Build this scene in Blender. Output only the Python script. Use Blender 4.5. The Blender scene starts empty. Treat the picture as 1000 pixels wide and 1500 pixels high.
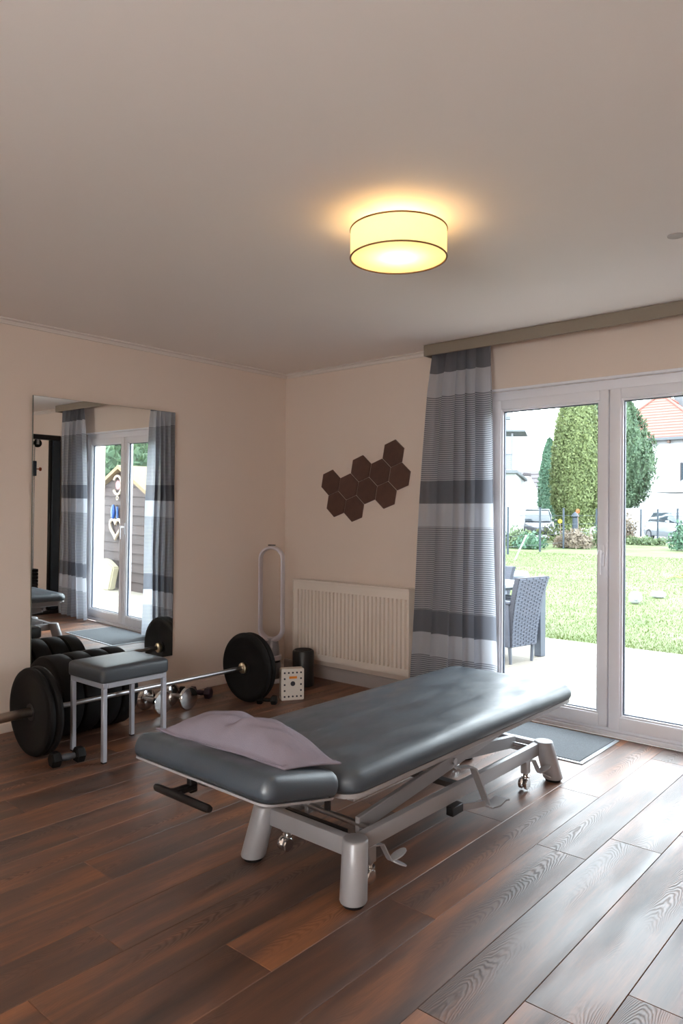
import bpy, bmesh, math, random
import numpy as np
from mathutils import Vector, Matrix
random.seed(7); rng = np.random.default_rng(11)
S = bpy.context.scene; COL = S.collection; PI = math.pi

# ---------------------------------------------------------------- camera
YAW, PITCH, ROLL, FPX = 0.7143, -0.0003, 0.0055, 1074.98
CAM = Vector((4.4385, -4.3906, 1.3432))
_f = Vector((-math.sin(YAW)*math.cos(PITCH), math.cos(YAW)*math.cos(PITCH), math.sin(PITCH)))
_r0 = Vector((math.cos(YAW), math.sin(YAW), 0)); _u0 = _r0.cross(_f)
_r = _r0*math.cos(ROLL)+_u0*math.sin(ROLL); _u = _u0*math.cos(ROLL)-_r0*math.sin(ROLL)
cd = bpy.data.cameras.new('camera'); cam = bpy.data.objects.new('camera', cd); COL.objects.link(cam)
cd.sensor_fit = 'HORIZONTAL'; cd.sensor_width = 36; cd.lens = 36*FPX/1000; cd.clip_start = .05; cd.clip_end = 400
cam.matrix_world = Matrix(((_r.x, _u.x, -_f.x, CAM.x), (_r.y, _u.y, -_f.y, CAM.y), (_r.z, _u.z, -_f.z, CAM.z), (0, 0, 0, 1)))
S.camera = cam
# ---------------------------------------------------------------- sky, daylight, exposure
W = bpy.data.worlds.new('overcast_sky'); S.world = W; W.use_nodes = True
bgn = W.node_tree.nodes['Background']; bgn.inputs[0].default_value = (.84, .925, 1.0, 1); bgn.inputs[1].default_value = 14.0
def area(name, loc, rot, sx, sy, power, color, portal=False):
    l = bpy.data.lights.new(name, 'AREA'); l.shape = 'RECTANGLE'; l.size = sx; l.size_y = sy; l.energy = power; l.color = color
    o = bpy.data.objects.new(name, l); COL.objects.link(o); o.location = loc; o.rotation_euler = rot
    if portal: l.cycles.is_portal = True
    return o
area('door_sky_portal', (2.755, .22, 1.09), (-PI/2, 0, 0), 1.72, 2.14, 1, (1, 1, 1), True)
area('rear_fill_light', (4.1, -6.1, 1.5), (PI/2, 0, 0), 1.7, 1.3, 34, (1.0, .80, .64))  # added warm room fill from behind the camera, no source in view
S.view_settings.view_transform = 'Standard'; S.view_settings.look = 'None'; S.view_settings.gamma = 1
S.view_settings.use_curve_mapping = False; S.view_settings.exposure = 0.0
S.cycles.use_denoising = True; S.cycles.max_bounces = 10; S.cycles.diffuse_bounces = 6; S.cycles.glossy_bounces = 5
S.cycles.transparent_max_bounces = 12; S.cycles.transmission_bounces = 6; S.cycles.caustics_reflective = True; S.cycles.caustics_refractive = False
S.cycles.sample_clamp_indirect = 8

# ---------------------------------------------------------------- materials
def lin(c): return tuple(((x/255)/12.92 if x/255 <= .04045 else ((x/255+.055)/1.055)**2.4) for x in c[:3])+(1,)
class NT:
    def __init__(s, name):
        s.m = bpy.data.materials.new(name); s.m.use_nodes = True; s.t = s.m.node_tree; s.n = s.t.nodes; s.l = s.t.links
        s.b = s.n['Principled BSDF']; s.out = s.n['Material Output']
    def new(s, k, **kw):
        n = s.n.new(k)
        for a, v in kw.items(): setattr(n, a, v)
        return n
    def link(s, a, b): s.l.new(a, b)
    def math(s, op, a, b=None):
        n = s.new('ShaderNodeMath', operation=op)
        for i, v in enumerate((a, b)):
            if v is None: continue
            if isinstance(v, (int, float)): n.inputs[i].default_value = v
            else: s.link(v, n.inputs[i])
        return n.outputs[0]
    def mix(s, f, a, b):
        n = s.new('ShaderNodeMix', data_type='RGBA')
        for i, v in ((0, f), (6, a), (7, b)):
            if isinstance(v, (int, float, tuple)): n.inputs[i].default_value = v
            else: s.link(v, n.inputs[i])
        return n.outputs[2]
def pm(name, col, rough=.5, metal=0., var=.06, scale=9., bump=.0, bscale=60., spec=.5, coat=0., objrand=0., stretch=None):
    """principled with a little procedural tone variation and fine relief"""
    t = NT(name); c = lin(col)
    tc = t.new('ShaderNodeTexCoord'); src = tc.outputs['Object']
    if stretch:
        mp = t.new('ShaderNodeMapping'); mp.inputs['Scale'].default_value = stretch; t.link(src, mp.inputs[0]); src = mp.outputs[0]
    nz = t.new('ShaderNodeTexNoise'); nz.inputs['Scale'].default_value = scale; nz.inputs['Detail'].default_value = 4; t.link(src, nz.inputs[0])
    lo = tuple(max(0, x*(1-var)) for x in c[:3])+(1,); hi = tuple(min(1, x*(1+var)) for x in c[:3])+(1,)
    o = t.mix(nz.outputs[0], lo, hi)
    if objrand:
        oi = t.new('ShaderNodeObjectInfo'); hs = t.new('ShaderNodeHueSaturation'); t.link(o, hs.inputs['Color'])
        t.link(t.math('ADD', t.math('MULTIPLY', oi.outputs['Random'], 2*objrand), 1-objrand), hs.inputs['Value']); o = hs.outputs[0]
    t.link(o, t.b.inputs['Base Color'])
    t.b.inputs['Roughness'].default_value = rough; t.b.inputs['Metallic'].default_value = metal
    t.b.inputs['Specular IOR Level'].default_value = spec; t.b.inputs['Coat Weight'].default_value = coat
    if bump:
        n2 = t.new('ShaderNodeTexNoise'); n2.inputs['Scale'].default_value = bscale; n2.inputs['Detail'].default_value = 3; t.link(src, n2.inputs[0])
        bp = t.new('ShaderNodeBump'); bp.inputs['Strength'].default_value = bump; bp.inputs['Distance'].default_value = .004
        t.link(n2.outputs[0], bp.inputs['Height']); t.link(bp.outputs[0], t.b.inputs['Normal'])
    return t.m
M = {}
M['wall'] = pm('wall_paint', (219, 202, 189), .75, var=.02, scale=2, bump=.08, bscale=220)
M['ceiling'] = pm('ceiling_paint', (238, 231, 226), .8, var=.015, scale=1.5, bump=.05, bscale=200)
M['trim'] = pm('trim_paint', (214, 204, 196), .5, var=.02)
M['skirting'] = pm('skirting_paint', (168, 158, 154), .45, var=.03)
M['pvc'] = pm('white_pvc', (232, 232, 238), .28, var=.01)
M['gasket'] = pm('dark_gasket', (62, 72, 88), .5)
M['chrome'] = pm('chrome', (225, 225, 225), .12, 1., var=.03)
M['steel'] = pm('brushed_steel', (190, 190, 192), .3, 1., var=.08, scale=30)
M['darksteel'] = pm('dark_steel_sleeve', (176, 166, 156), .28, 1., var=.1, scale=20)
M['brass'] = pm('worn_brass_collar', (205, 190, 160), .3, 1., var=.1, scale=30)
M['rubber'] = pm('black_rubber', (17, 17, 18), .6, var=.2, scale=14, bump=.12, bscale=180, spec=.22)
M['dgrip'] = pm('grey_grip', (84, 88, 94), .5, .3)
M['blackplastic'] = pm('black_plastic', (20, 20, 22), .4, var=.1)
M['frame'] = pm('table_frame_paint', (160, 158, 160), .32, .15, var=.03, scale=12, bump=.03, bscale=300)
M['stoolframe'] = pm('silver_stool_paint', (176, 180, 190), .35, .3, var=.04)
M['vinyl'] = pm('dark_slate_vinyl', (58, 69, 79), .46, var=.16, scale=6, bump=.12, bscale=240, spec=1.0)
def streaks(m, lo, hi, sc):
    nt = m.node_tree; tc = nt.nodes.new('ShaderNodeTexCoord'); mp = nt.nodes.new('ShaderNodeMapping'); mp.inputs['Scale'].default_value = sc; nz = nt.nodes.new('ShaderNodeTexNoise'); nz.inputs['Scale'].default_value = 1; nz.inputs['Detail'].default_value = 6; mr = nt.nodes.new('ShaderNodeMapRange')
    mr.inputs[1].default_value = .3; mr.inputs[2].default_value = .7; mr.inputs[3].default_value = lo; mr.inputs[4].default_value = hi
    nt.links.new(tc.outputs['Object'], mp.inputs[0]); nt.links.new(mp.outputs[0], nz.inputs[0]); nt.links.new(nz.outputs[0], mr.inputs[0]); nt.links.new(mr.outputs[0], nt.nodes['Principled BSDF'].inputs['Roughness'])
streaks(M['vinyl'], .30, .58, (9, 3.5, 4))
M['stoolvinyl'] = pm('stool_vinyl', (66, 72, 78), .38, var=.1, scale=8, bump=.1, bscale=260)
M['underside'] = pm('board_underside', (70, 64, 62), .7)
M['pillow'] = pm('mauve_linen', (138, 130, 142), .9, var=.08, scale=16, bump=.35, bscale=420, spec=.2)
M['hex'] = pm('dark_brown_cork', (82, 54, 44), .75, var=.28, scale=22, bump=.3, bscale=160, objrand=.16)
M['radiator'] = pm('radiator_enamel', (222, 210, 198), .4, var=.015)
M['fan'] = pm('white_fan_plastic', (206, 200, 206), .3, var=.02)
M['fansilver'] = pm('fan_silver', (150, 150, 156), .28, .7, var=.05)
M['box'] = pm('cream_box_board', (222, 214, 204), .6, var=.04)
M['boxside'] = pm('box_side_board', (176, 160, 150), .7, var=.04)
M['orange'] = pm('orange_label', (226, 134, 30), .5)
M['dot'] = pm('dark_hole', (52, 50, 62), .7)
M['purple'] = pm('plum_vinyl', (52, 34, 50), .45, var=.15)
M['mat'] = pm('grey_mat_pile', (112, 116, 120), .95, var=.35, scale=160, bump=.8, bscale=300, spec=.1)
M['matedge'] = pm('mat_edge_trim', (176, 182, 188), .4, .4)
M['rail'] = pm('taupe_rail_cover', (134, 122, 108), .45, var=.03)
M['shade_rim'] = pm('shade_rim', (120, 92, 60), .6)
M['rattan'] = pm('grey_rattan', (73, 78, 91), .6, var=.2, scale=60)
M['rattan_dark'] = pm('grey_rattan_ground', (50, 53, 64), .7, var=.2, scale=60)
M['tabletop'] = pm('pale_table_slab', (144, 147, 154), .3, var=.03)
M['greyalu'] = pm('grey_aluminium', (84, 90, 100), .4, .3)
M['slab'] = pm('sandstone_slab', (121, 114, 104), .85, var=.08, scale=5, bump=.2, bscale=50, objrand=.05)
M['render'] = pm('white_render', (163, 163, 165), .9, var=.03, scale=2, bump=.1, bscale=40)
M['dgrey'] = pm('grey_roof_edge', (75, 79, 83), .6)
M['rooftile'] = pm('red_clay_tile', (115, 69, 60), .8, var=.16, scale=3)
M['slate'] = pm('mauve_slate', (59, 53, 56), .8, var=.15, scale=3)
M['fence'] = pm('fence_blue_grey', (34, 45, 56), .6)
M['carwhite'] = pm('white_car_paint', (118, 124, 130), .2, var=.02, coat=.5)
M['carsilver'] = pm('silver_car_paint', (71, 73, 78), .25, .3, var=.03, coat=.5)
M['carglass'] = pm('car_glass', (53, 61, 68), .08)
M['tyre'] = pm('tyre', (38, 42, 48), .8)
M['bark'] = pm('bark', (112, 92, 84), .9, var=.2)
M['wood'] = pm('shed_boards', (56, 45, 43), .8, var=.15, scale=6, objrand=.12, stretch=(0, 3, 3))
M['shedroof'] = pm('shed_roof_edge', (108, 90, 64), .8)
M['heart'] = pm('pale_willow', (149, 137, 123), .8)
M['pink'] = pm('dusty_pink', (132, 89, 89), .8)
M['blue'] = pm('blue_glaze', (31, 68, 128), .3)
M['paper'] = pm('cream_sack', (146, 138, 115), .8)
M['stone'] = pm('white_stone', (177, 178, 183), .6, var=.05)
M['asphalt'] = pm('driveway', (107, 106, 106), .9)
M['terracotta'] = pm('weathered_log', (114, 95, 83), .85, var=.2)
M['yellow'] = pm('yellow_flower', (175, 147, 25), .6)
M['red'] = pm('red_orange', (165, 75, 32), .6)

def leafmat(name, c1, c2, sc=1.3):
    t = NT(name); g = t.new('ShaderNodeNewGeometry'); nz = t.new('ShaderNodeTexNoise'); nz.inputs['Scale'].default_value = sc; nz.inputs['Detail'].default_value = 6
    t.link(g.outputs['Position'], nz.inputs[0])
    rp = t.math('ADD', t.math('MULTIPLY', g.outputs['Random Per Island'], .5), t.math('MULTIPLY', nz.outputs[0], .55))
    t.link(t.mix(rp, lin(c1), lin(c2)), t.b.inputs['Base Color']); t.b.inputs['Roughness'].default_value = .7
    tr = t.new('ShaderNodeBsdfTranslucent'); tr.inputs[0].default_value = lin(c2); mx = t.new('ShaderNodeMixShader'); mx.inputs[0].default_value = .25
    t.link(t.b.outputs[0], mx.inputs[1]); t.link(tr.outputs[0], mx.inputs[2]); t.link(mx.outputs[0], t.out.inputs[0])
    return t.m
M['thuja'] = leafmat('thuja_leaf', (53, 68, 37), (117, 128, 80), 2.5)
M['conifer'] = leafmat('conifer_leaf', (36, 68, 52), (85, 116, 91))
M['darkconifer'] = leafmat('dark_conifer_leaf', (37, 62, 48), (87, 108, 78))
M['shrub'] = leafmat('shrub_leaf', (45, 66, 46), (94, 108, 71))
M['dry'] = leafmat('dry_leaf', (80, 71, 62), (119, 107, 91))
M['grass'] = leafmat('grass_blade', (55, 71, 16), (80, 91, 37), 1.1)
M['olive'] = leafmat('olive_leaf', (77, 84, 21), (116, 116, 45))

def plank_mat():
    t = NT('dark_oak_plank'); tc = t.new('ShaderNodeTexCoord'); oi = t.new('ShaderNodeObjectInfo')
    off = t.new('ShaderNodeVectorMath', operation='SCALE'); off.inputs[0].default_value = (37., 61., 13.); t.link(oi.outputs['Random'], off.inputs['Scale'])
    ad = t.new('ShaderNodeVectorMath', operation='ADD'); t.link(tc.outputs['Object'], ad.inputs[0]); t.link(off.outputs[0], ad.inputs[1])
    def mapped(sc):
        mp = t.new('ShaderNodeMapping'); mp.inputs['Scale'].default_value = sc; t.link(ad.outputs[0], mp.inputs[0]); return mp.outputs[0]
    # long tone drifts
    n1 = t.new('ShaderNodeTexNoise'); n1.inputs['Scale'].default_value = 1; n1.inputs['Detail'].default_value = 5; n1.inputs['Roughness'].default_value = .6; t.link(mapped((9, 1.1, 1)), n1.inputs[0])
    # cathedral figure: nested arcs down the middle of a board
    sx = t.new('ShaderNodeSeparateXYZ'); t.link(tc.outputs['Object'], sx.inputs[0]); sy = t.new('ShaderNodeSeparateXYZ'); t.link(ad.outputs[0], sy.inputs[0])
    n3 = t.new('ShaderNodeTexNoise'); n3.inputs['Scale'].default_value = 1; n3.inputs['Detail'].default_value = 3; t.link(mapped((11, 3.2, 1)), n3.inputs[0])
    xx = t.math('SUBTRACT', sx.outputs['X'], t.math('MULTIPLY', t.math('SUBTRACT', oi.outputs['Random'], .5), .10))
    ph = t.math('ADD', t.math('ADD', t.math('MULTIPLY', sy.outputs['Y'], 26), t.math('MULTIPLY', t.math('MULTIPLY', xx, xx), 2300)), t.math('MULTIPLY', n3.outputs[0], 10))
    arc = t.math('POWER', t.math('ADD', t.math('MULTIPLY', t.math('SINE', t.math('MULTIPLY', ph, 2*PI)), .5), .5), 1.6)
    class wv: outputs = [arc]
    # fine pores
    n2 = t.new('ShaderNodeTexNoise'); n2.inputs['Scale'].default_value = 1; n2.inputs['Detail'].default_value = 3; t.link(mapped((260, 7, 1)), n2.inputs[0])
    msk = t.new('ShaderNodeTexNoise'); msk.inputs['Scale'].default_value = 1; t.link(mapped((6, 1.3, 1)), msk.inputs[0]); mr = t.new('ShaderNodeMapRange'); mr.inputs[1].default_value = .42; mr.inputs[2].default_value = .62; t.link(msk.outputs[0], mr.inputs[0]); msk = mr
    ramp = t.new('ShaderNodeValToRGB'); e = ramp.color_ramp.elements
    e[0].position = .28; e[0].color = lin((54, 32, 21)); e[1].position = .70; e[1].color = lin((168, 104, 58)); q = e.new(.5); q.color = lin((106, 64, 38))
    t.link(n1.outputs[0], ramp.inputs[0])
    fig = t.math('MULTIPLY', wv.outputs[0], t.math('MULTIPLY', msk.outputs[0], .5))
    c1 = t.mix(fig, ramp.outputs[0], lin((46, 27, 18)))
    c2 = t.mix(t.math('MULTIPLY', n2.outputs[0], .45), c1, lin((42, 25, 17)))
    hs = t.new('ShaderNodeHueSaturation'); t.link(c2, hs.inputs['Color']); t.link(t.math('ADD', t.math('MULTIPLY', oi.outputs['Random'], .32), .86), hs.inputs['Value'])
    t.link(hs.outputs[0], t.b.inputs['Base Color'])
    hgt = t.math('ADD', t.math('MULTIPLY', wv.outputs[0], t.math('MULTIPLY', msk.outputs[0], .8)), t.math('MULTIPLY', n2.outputs[0], .8))
    bp = t.new('ShaderNodeBump'); bp.inputs['Strength'].default_value = .25; bp.inputs['Distance'].default_value = .002; t.link(hgt, bp.inputs['Height']); t.link(bp.outputs[0], t.b.inputs['Normal'])
    t.link(t.math('ADD', t.math('MULTIPLY', fig, .45), .46), t.b.inputs['Roughness'])
    t.b.inputs['Specular IOR Level'].default_value = 1.0; t.b.inputs['IOR'].default_value = 1.62
    return t.m
M['plank'] = plank_mat()

def curtain_mat():
    t = NT('striped_curtain_weave'); g = t.new('ShaderNodeTexCoord'); sp = t.new('ShaderNodeSeparateXYZ'); t.link(g.outputs['Object'], sp.inputs[0])
    z = sp.outputs['Z']
    u = t.math('FRACT', t.math('MULTIPLY', t.math('SUBTRACT', 2.305+.905*4, z), 1/.905))
    rp = t.new('ShaderNodeValToRGB'); rp.color_ramp.interpolation = 'CONSTANT'; e = rp.color_ramp.elements
    white, dark = lin((214, 218, 226)), lin((128, 132, 142))
    e[0].position = 0; e[0].color = (0, 0, 0, 1); e[1].position = .169; e[1].color = (.5, .5, .5, 1)
    q = e.new(.819); q.color = (1, 1, 1, 1); q = e.new(.993); q.color = (0, 0, 0, 1)
    t.link(u, rp.inputs[0])
    st = t.math('GREATER_THAN', t.math('FRACT', t.math('MULTIPLY', z, 1/.0142)), .42)
    isf = t.math('COMPARE', rp.outputs[0], .5); t.n[-1].inputs[2].default_value = .1
    d = t.math('GREATER_THAN', rp.outputs[0], .9)
    k = t.math('ADD', d, t.math('MULTIPLY', t.math('MULTIPLY', isf, st), .86))
    nz = t.new('ShaderNodeTexNoise'); nz.inputs['Scale'].default_value = 300; t.link(g.outputs['Object'], nz.inputs[0])
    c = t.mix(t.math('MULTIPLY', nz.outputs[0], .12), t.mix(k, white, dark), lin((140, 136, 140)))
    df = t.new('ShaderNodeBsdfDiffuse'); t.link(c, df.inputs[0]); tr = t.new('ShaderNodeBsdfTranslucent'); t.link(c, tr.inputs[0]); tp = t.new('ShaderNodeBsdfTransparent')
    m1 = t.new('ShaderNodeMixShader'); m1.inputs[0].default_value = .6; t.link(df.outputs[0], m1.inputs[1]); t.link(tr.outputs[0], m1.inputs[2])
    m2 = t.new('ShaderNodeMixShader'); m2.inputs[0].default_value = .05; t.link(m1.outputs[0], m2.inputs[1]); t.link(tp.outputs[0], m2.inputs[2])
    t.link(m2.outputs[0], t.out.inputs[0]); t.n.remove(t.b)
    return t.m
M['curtain'] = curtain_mat()
def glass_mat():
    t = NT('clear_pane'); tp = t.new('ShaderNodeBsdfTransparent'); tp.inputs[0].default_value = (.97, .985, .98, 1); gl = t.new('ShaderNodeBsdfGlossy'); gl.inputs['Roughness'].default_value = .01
    lw = t.new('ShaderNodeLayerWeight'); lw.inputs[0].default_value = .5; mx = t.new('ShaderNodeMixShader')
    t.link(t.math('ADD', t.math('MULTIPLY', t.math('POWER', lw.outputs['Facing'], 5), .7), .025), mx.inputs[0]); t.link(tp.outputs[0], mx.inputs[1]); t.link(gl.outputs[0], mx.inputs[2]); t.link(mx.outputs[0], t.out.inputs[0]); t.n.remove(t.b)
    return t.m
M['glass'] = glass_mat()
def mirror_mat():
    t = NT('mirror_silver'); t.b.inputs['Metallic'].default_value = 1; t.b.inputs['Roughness'].default_value = .0; t.b.inputs['Base Color'].default_value = (.86, .88, .87, 1)
    return t.m
M['mirror'] = mirror_mat()
M['mirroredge'] = pm('mirror_edge', (96, 104, 98), .2)
def shade_mat(name, col, tl, base=.5):
    t = NT(name); df = t.new('ShaderNodeBsdfDiffuse'); df.inputs[0].default_value = lin(col); tr = t.new('ShaderNodeBsdfTranslucent'); tr.inputs[0].default_value = lin(col)
    mx = t.new('ShaderNodeMixShader'); mx.inputs[0].default_value = tl; t.link(df.outputs[0], mx.inputs[1]); t.link(tr.outputs[0], mx.inputs[2])
    nz = t.new('ShaderNodeTexNoise'); nz.inputs['Scale'].default_value = 120; tc = t.new('ShaderNodeTexCoord'); t.link(tc.outputs['Object'], nz.inputs[0])
    c = t.mix(nz.outputs[0], tuple(x*.94 for x in lin(col)[:3])+(1,), lin(col)); t.link(c, df.inputs[0]); t.link(c, tr.inputs[0])
    t.link(mx.outputs[0], t.out.inputs[0]); t.n.remove(t.b); return t.m
M['shade'] = shade_mat('shade_fabric', (248, 236, 205), .5)
M['diffuser'] = shade_mat('diffuser_fabric', (252, 246, 226), .5)
def lawn_mat():
    t = NT('lawn_turf'); tc = t.new('ShaderNodeTexCoord'); n1 = t.new('ShaderNodeTexNoise'); n1.inputs['Scale'].default_value = .7; n1.inputs['Detail'].default_value = 8; n1.inputs['Roughness'].default_value = .7; t.link(tc.outputs['Object'], n1.inputs[0])
    rp = t.new('ShaderNodeValToRGB'); e = rp.color_ramp.elements; e[0].position = .34; e[0].color = lin((53, 69, 20)); e[1].position = .70; e[1].color = lin((87, 91, 64)); q = e.new(.5); q.color = lin((68, 80, 36))
    t.link(n1.outputs[0], rp.inputs[0]); t.link(rp.outputs[0], t.b.inputs['Base Color']); t.b.inputs['Roughness'].default_value = .9
    n2 = t.new('ShaderNodeTexNoise'); n2.inputs['Scale'].default_value = 14; t.link(tc.outputs['Object'], n2.inputs[0]); bp = t.new('ShaderNodeBump'); bp.inputs['Strength'].default_value = .5; bp.inputs['Distance'].default_value = .05; t.link(n2.outputs[0], bp.inputs['Height']); t.link(bp.outputs[0], t.b.inputs['Normal'])
    return t.m
M['lawn'] = lawn_mat()

# ---------------------------------------------------------------- mesh helpers (all in world coordinates)
OFF = {}
def BM(): return bmesh.new()
def xf(vs, mat):
    for v in vs: v.co = mat @ v.co
def box(bm, lo, hi, bev=0, seg=1, rot=None):
    c = [(lo[i]+hi[i])/2 for i in range(3)]; s = [abs(hi[i]-lo[i]) for i in range(3)]
    r = bmesh.ops.create_cube(bm, size=1); vs = r['verts']
    for v in vs: v.co = Vector((v.co.x*s[0], v.co.y*s[1], v.co.z*s[2]))
    if bev:
        es = list({e for v in vs for e in v.link_edges}); rr = bmesh.ops.bevel(bm, geom=es, offset=bev, segments=seg, affect='EDGES', profile=.5)
        vs = list({v for v in rr['verts']} | {v for v in vs if v.is_valid})
    m = Matrix.Translation(c)
    if rot is not None: m = m @ rot
    xf(vs, m); return vs
def obox(bm, c, s, rot=None, bev=0, seg=1):
    return box(bm, [c[i]-s[i]/2 for i in range(3)], [c[i]+s[i]/2 for i in range(3)], bev, seg, rot)
def frameZ(d):
    d = Vector(d).normalized(); return d.to_track_quat('Z', 'Y').to_matrix().to_4x4()
def lathe(bm, prof, origin=(0, 0, 0), axis=(0, 0, 1), n=32, capped=True):
    m = Matrix.Translation(origin) @ frameZ(axis); rings = []
    for r, z in prof: rings.append([bm.verts.new(m @ Vector((r*math.cos(2*PI*i/n), r*math.sin(2*PI*i/n), z))) for i in range(n)])
    for a, b in zip(rings, rings[1:]):
        for i in range(n): bm.faces.new((a[i], a[(i+1) % n], b[(i+1) % n], b[i]))
    if capped: bm.faces.new(list(reversed(rings[0]))); bm.faces.new(rings[-1])
def cyl(bm, p0, p1, r0, r1=None, n=20, ch=0):
    r1 = r0 if r1 is None else r1; p0, p1 = Vector(p0), Vector(p1); L = (p1-p0).length
    pr = [(r0, 0), (r1, L)] if not ch else [(r0-ch, 0), (r0, ch), (r1, L-ch), (r1-ch, L)]
    lathe(bm, pr, p0, p1-p0, n)
def prism(bm, pts, vec):
    vec = Vector(vec); a = [bm.verts.new(Vector(p)) for p in pts]; b = [bm.verts.new(Vector(p)+vec) for p in pts]; n = len(pts)
    bm.faces.new(list(reversed(a))); bm.faces.new(b)
    for i in range(n): bm.faces.new((a[i], a[(i+1) % n], b[(i+1) % n], b[i]))
def tube(bm, path, r, n=10, closed=False, sect=None):
    P = [Vector(p) for p in path]; N = len(P); rings = []; up = None
    for i in range(N):
        if closed: d = P[(i+1) % N]-P[i-1]
        else: d = P[min(i+1, N-1)]-P[max(i-1, 0)]
        d.normalize()
        if up is None:
            up = Vector((0, 0, 1)) if abs(d.z) < .9 else Vector((1, 0, 0))
        x = d.cross(up).normalized(); up2 = x.cross(d).normalized(); up = up2
        rr = r[i] if isinstance(r, (list, tuple)) else r
        rings.append([bm.verts.new(P[i]+(x*math.cos(2*PI*k/n)*(sect[0] if sect else 1)+up2*math.sin(2*PI*k/n)*(sect[1] if sect else 1))*rr) for k in range(n)])
    rg = range(N) if closed else range(N-1)
    for i in rg:
        a, b = rings[i], rings[(i+1) % N]
        for k in range(n): bm.faces.new((a[k], a[(k+1) % n], b[(k+1) % n], b[k]))
    if not closed: bm.faces.new(list(reversed(rings[0]))); bm.faces.new(rings[-1])
def strip(bm, path, width_vec, th):
    """flat bar of given thickness along a path; width_vec is the constant width direction"""
    P = [Vector(p) for p in path]; w = Vector(width_vec); N = len(P); R = []
    for i in range(N):
        d = (P[min(i+1, N-1)]-P[max(i-1, 0)]).normalized(); nrm = d.cross(w.normalized()).normalized()*th/2
        R.append([bm.verts.new(P[i]+w/2+nrm), bm.verts.new(P[i]-w/2+nrm), bm.verts.new(P[i]-w/2-nrm), bm.verts.new(P[i]+w/2-nrm)])
    for a, b in zip(R, R[1:]):
        for k in range(4): bm.faces.new((a[k], a[(k+1) % 4], b[(k+1) % 4], b[k]))
    bm.faces.new(list(reversed(R[0]))); bm.faces.new(R[-1])
def rrect(w, l, r, n=6):
    pts = []
    for cx, cy, a0 in ((w/2-r, l/2-r, 0), (-w/2+r, l/2-r, 90), (-w/2+r, -l/2+r, 180), (w/2-r, -l/2+r, 270)):
        for i in range(n+1):
            a = math.radians(a0+90*i/n); pts.append((cx+r*math.cos(a), cy+r*math.sin(a)))
    return pts
def cushion(bm, c, w, l, r, rings, mat=None, n=6):
    """rounded-corner slab built of insets: rings = [(inset, z)]"""
    R = []
    for ins, z in rings:
        pts = rrect(w-2*ins, l-2*ins, max(.004, r-ins*.7), n)
        R.append([bm.verts.new((mat or Matrix()) @ Vector((x, y, z))+Vector(c)) for x, y in pts])
    k = len(R[0])
    for a, b in zip(R, R[1:]):
        for i in range(k): bm.faces.new((a[i], a[(i+1) % k], b[(i+1) % k], b[i]))
    bm.faces.new(list(reversed(R[0]))); bm.faces.new(R[-1])
def off_of(p):
    return OFF.get(p.name, Vector((0, 0, 0))) if p else Vector((0, 0, 0))
def finish(name, me, mat, parent, smooth):
    if smooth:
        for p in me.polygons: p.use_smooth = True
        me.set_sharp_from_angle(angle=math.radians(smooth))
    me.materials.append(M[mat] if isinstance(mat, str) else mat)
    o = bpy.data.objects.new(name, me); COL.objects.link(o)
    if parent: o.parent = parent; OFF[o.name] = off_of(parent)
    return o
def obj(name, bm, mat, parent=None, smooth=40, base=None):
    bmesh.ops.recalc_face_normals(bm, faces=bm.faces)
    off = off_of(parent)
    if base is not None and parent is None: off = Vector(base)
    if off.length: bmesh.ops.translate(bm, verts=bm.verts, vec=-off)
    me = bpy.data.meshes.new(name); bm.to_mesh(me); bm.free()
    o = finish(name, me, mat, parent, smooth)
    if base is not None and parent is None: o.location = off; OFF[o.name] = off
    return o
def tag(o, label=None, cat=None, group=None, kind=None):
    for k, v in (('label', label), ('category', cat), ('group', group), ('kind', kind)):
        if v: o[k] = v
    return o
def thing(name, label, cat, loc, group=None):
    o = bpy.data.objects.new(name, None); COL.objects.link(o); o.location = loc; o.empty_display_size = .1; OFF[o.name] = Vector(loc)
    return tag(o, label, cat, group)
def struct(name, bm, mat, parent=None, smooth=None):
    o = obj(name, bm, mat, parent, smooth)
    if not parent: o['kind'] = 'structure'
    return o
def copy_tree(o, loc=None, label=None, rotz=None, parent=None):
    c = o.copy(); COL.objects.link(c)
    if parent: c.parent = parent
    for ch in list(o.children): copy_tree(ch, parent=c)
    if loc is not None: c.location = loc
    if rotz is not None: c.rotation_euler = (0, 0, rotz)
    if label: c['label'] = label
    return c
def npobj(name, V, F, mat, parent=None, kind=None):
    V = np.asarray(V, float)-np.array(off_of(parent)); me = bpy.data.meshes.new(name); me.from_pydata(V.tolist(), [], F.tolist() if hasattr(F, 'tolist') else F); me.update()
    o = finish(name, me, mat, parent, None)
    if kind: o['kind'] = kind
    return o

# ================================================================ ROOM SHELL
XR, YF, H = 5.4, -6.2, 2.5
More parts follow.
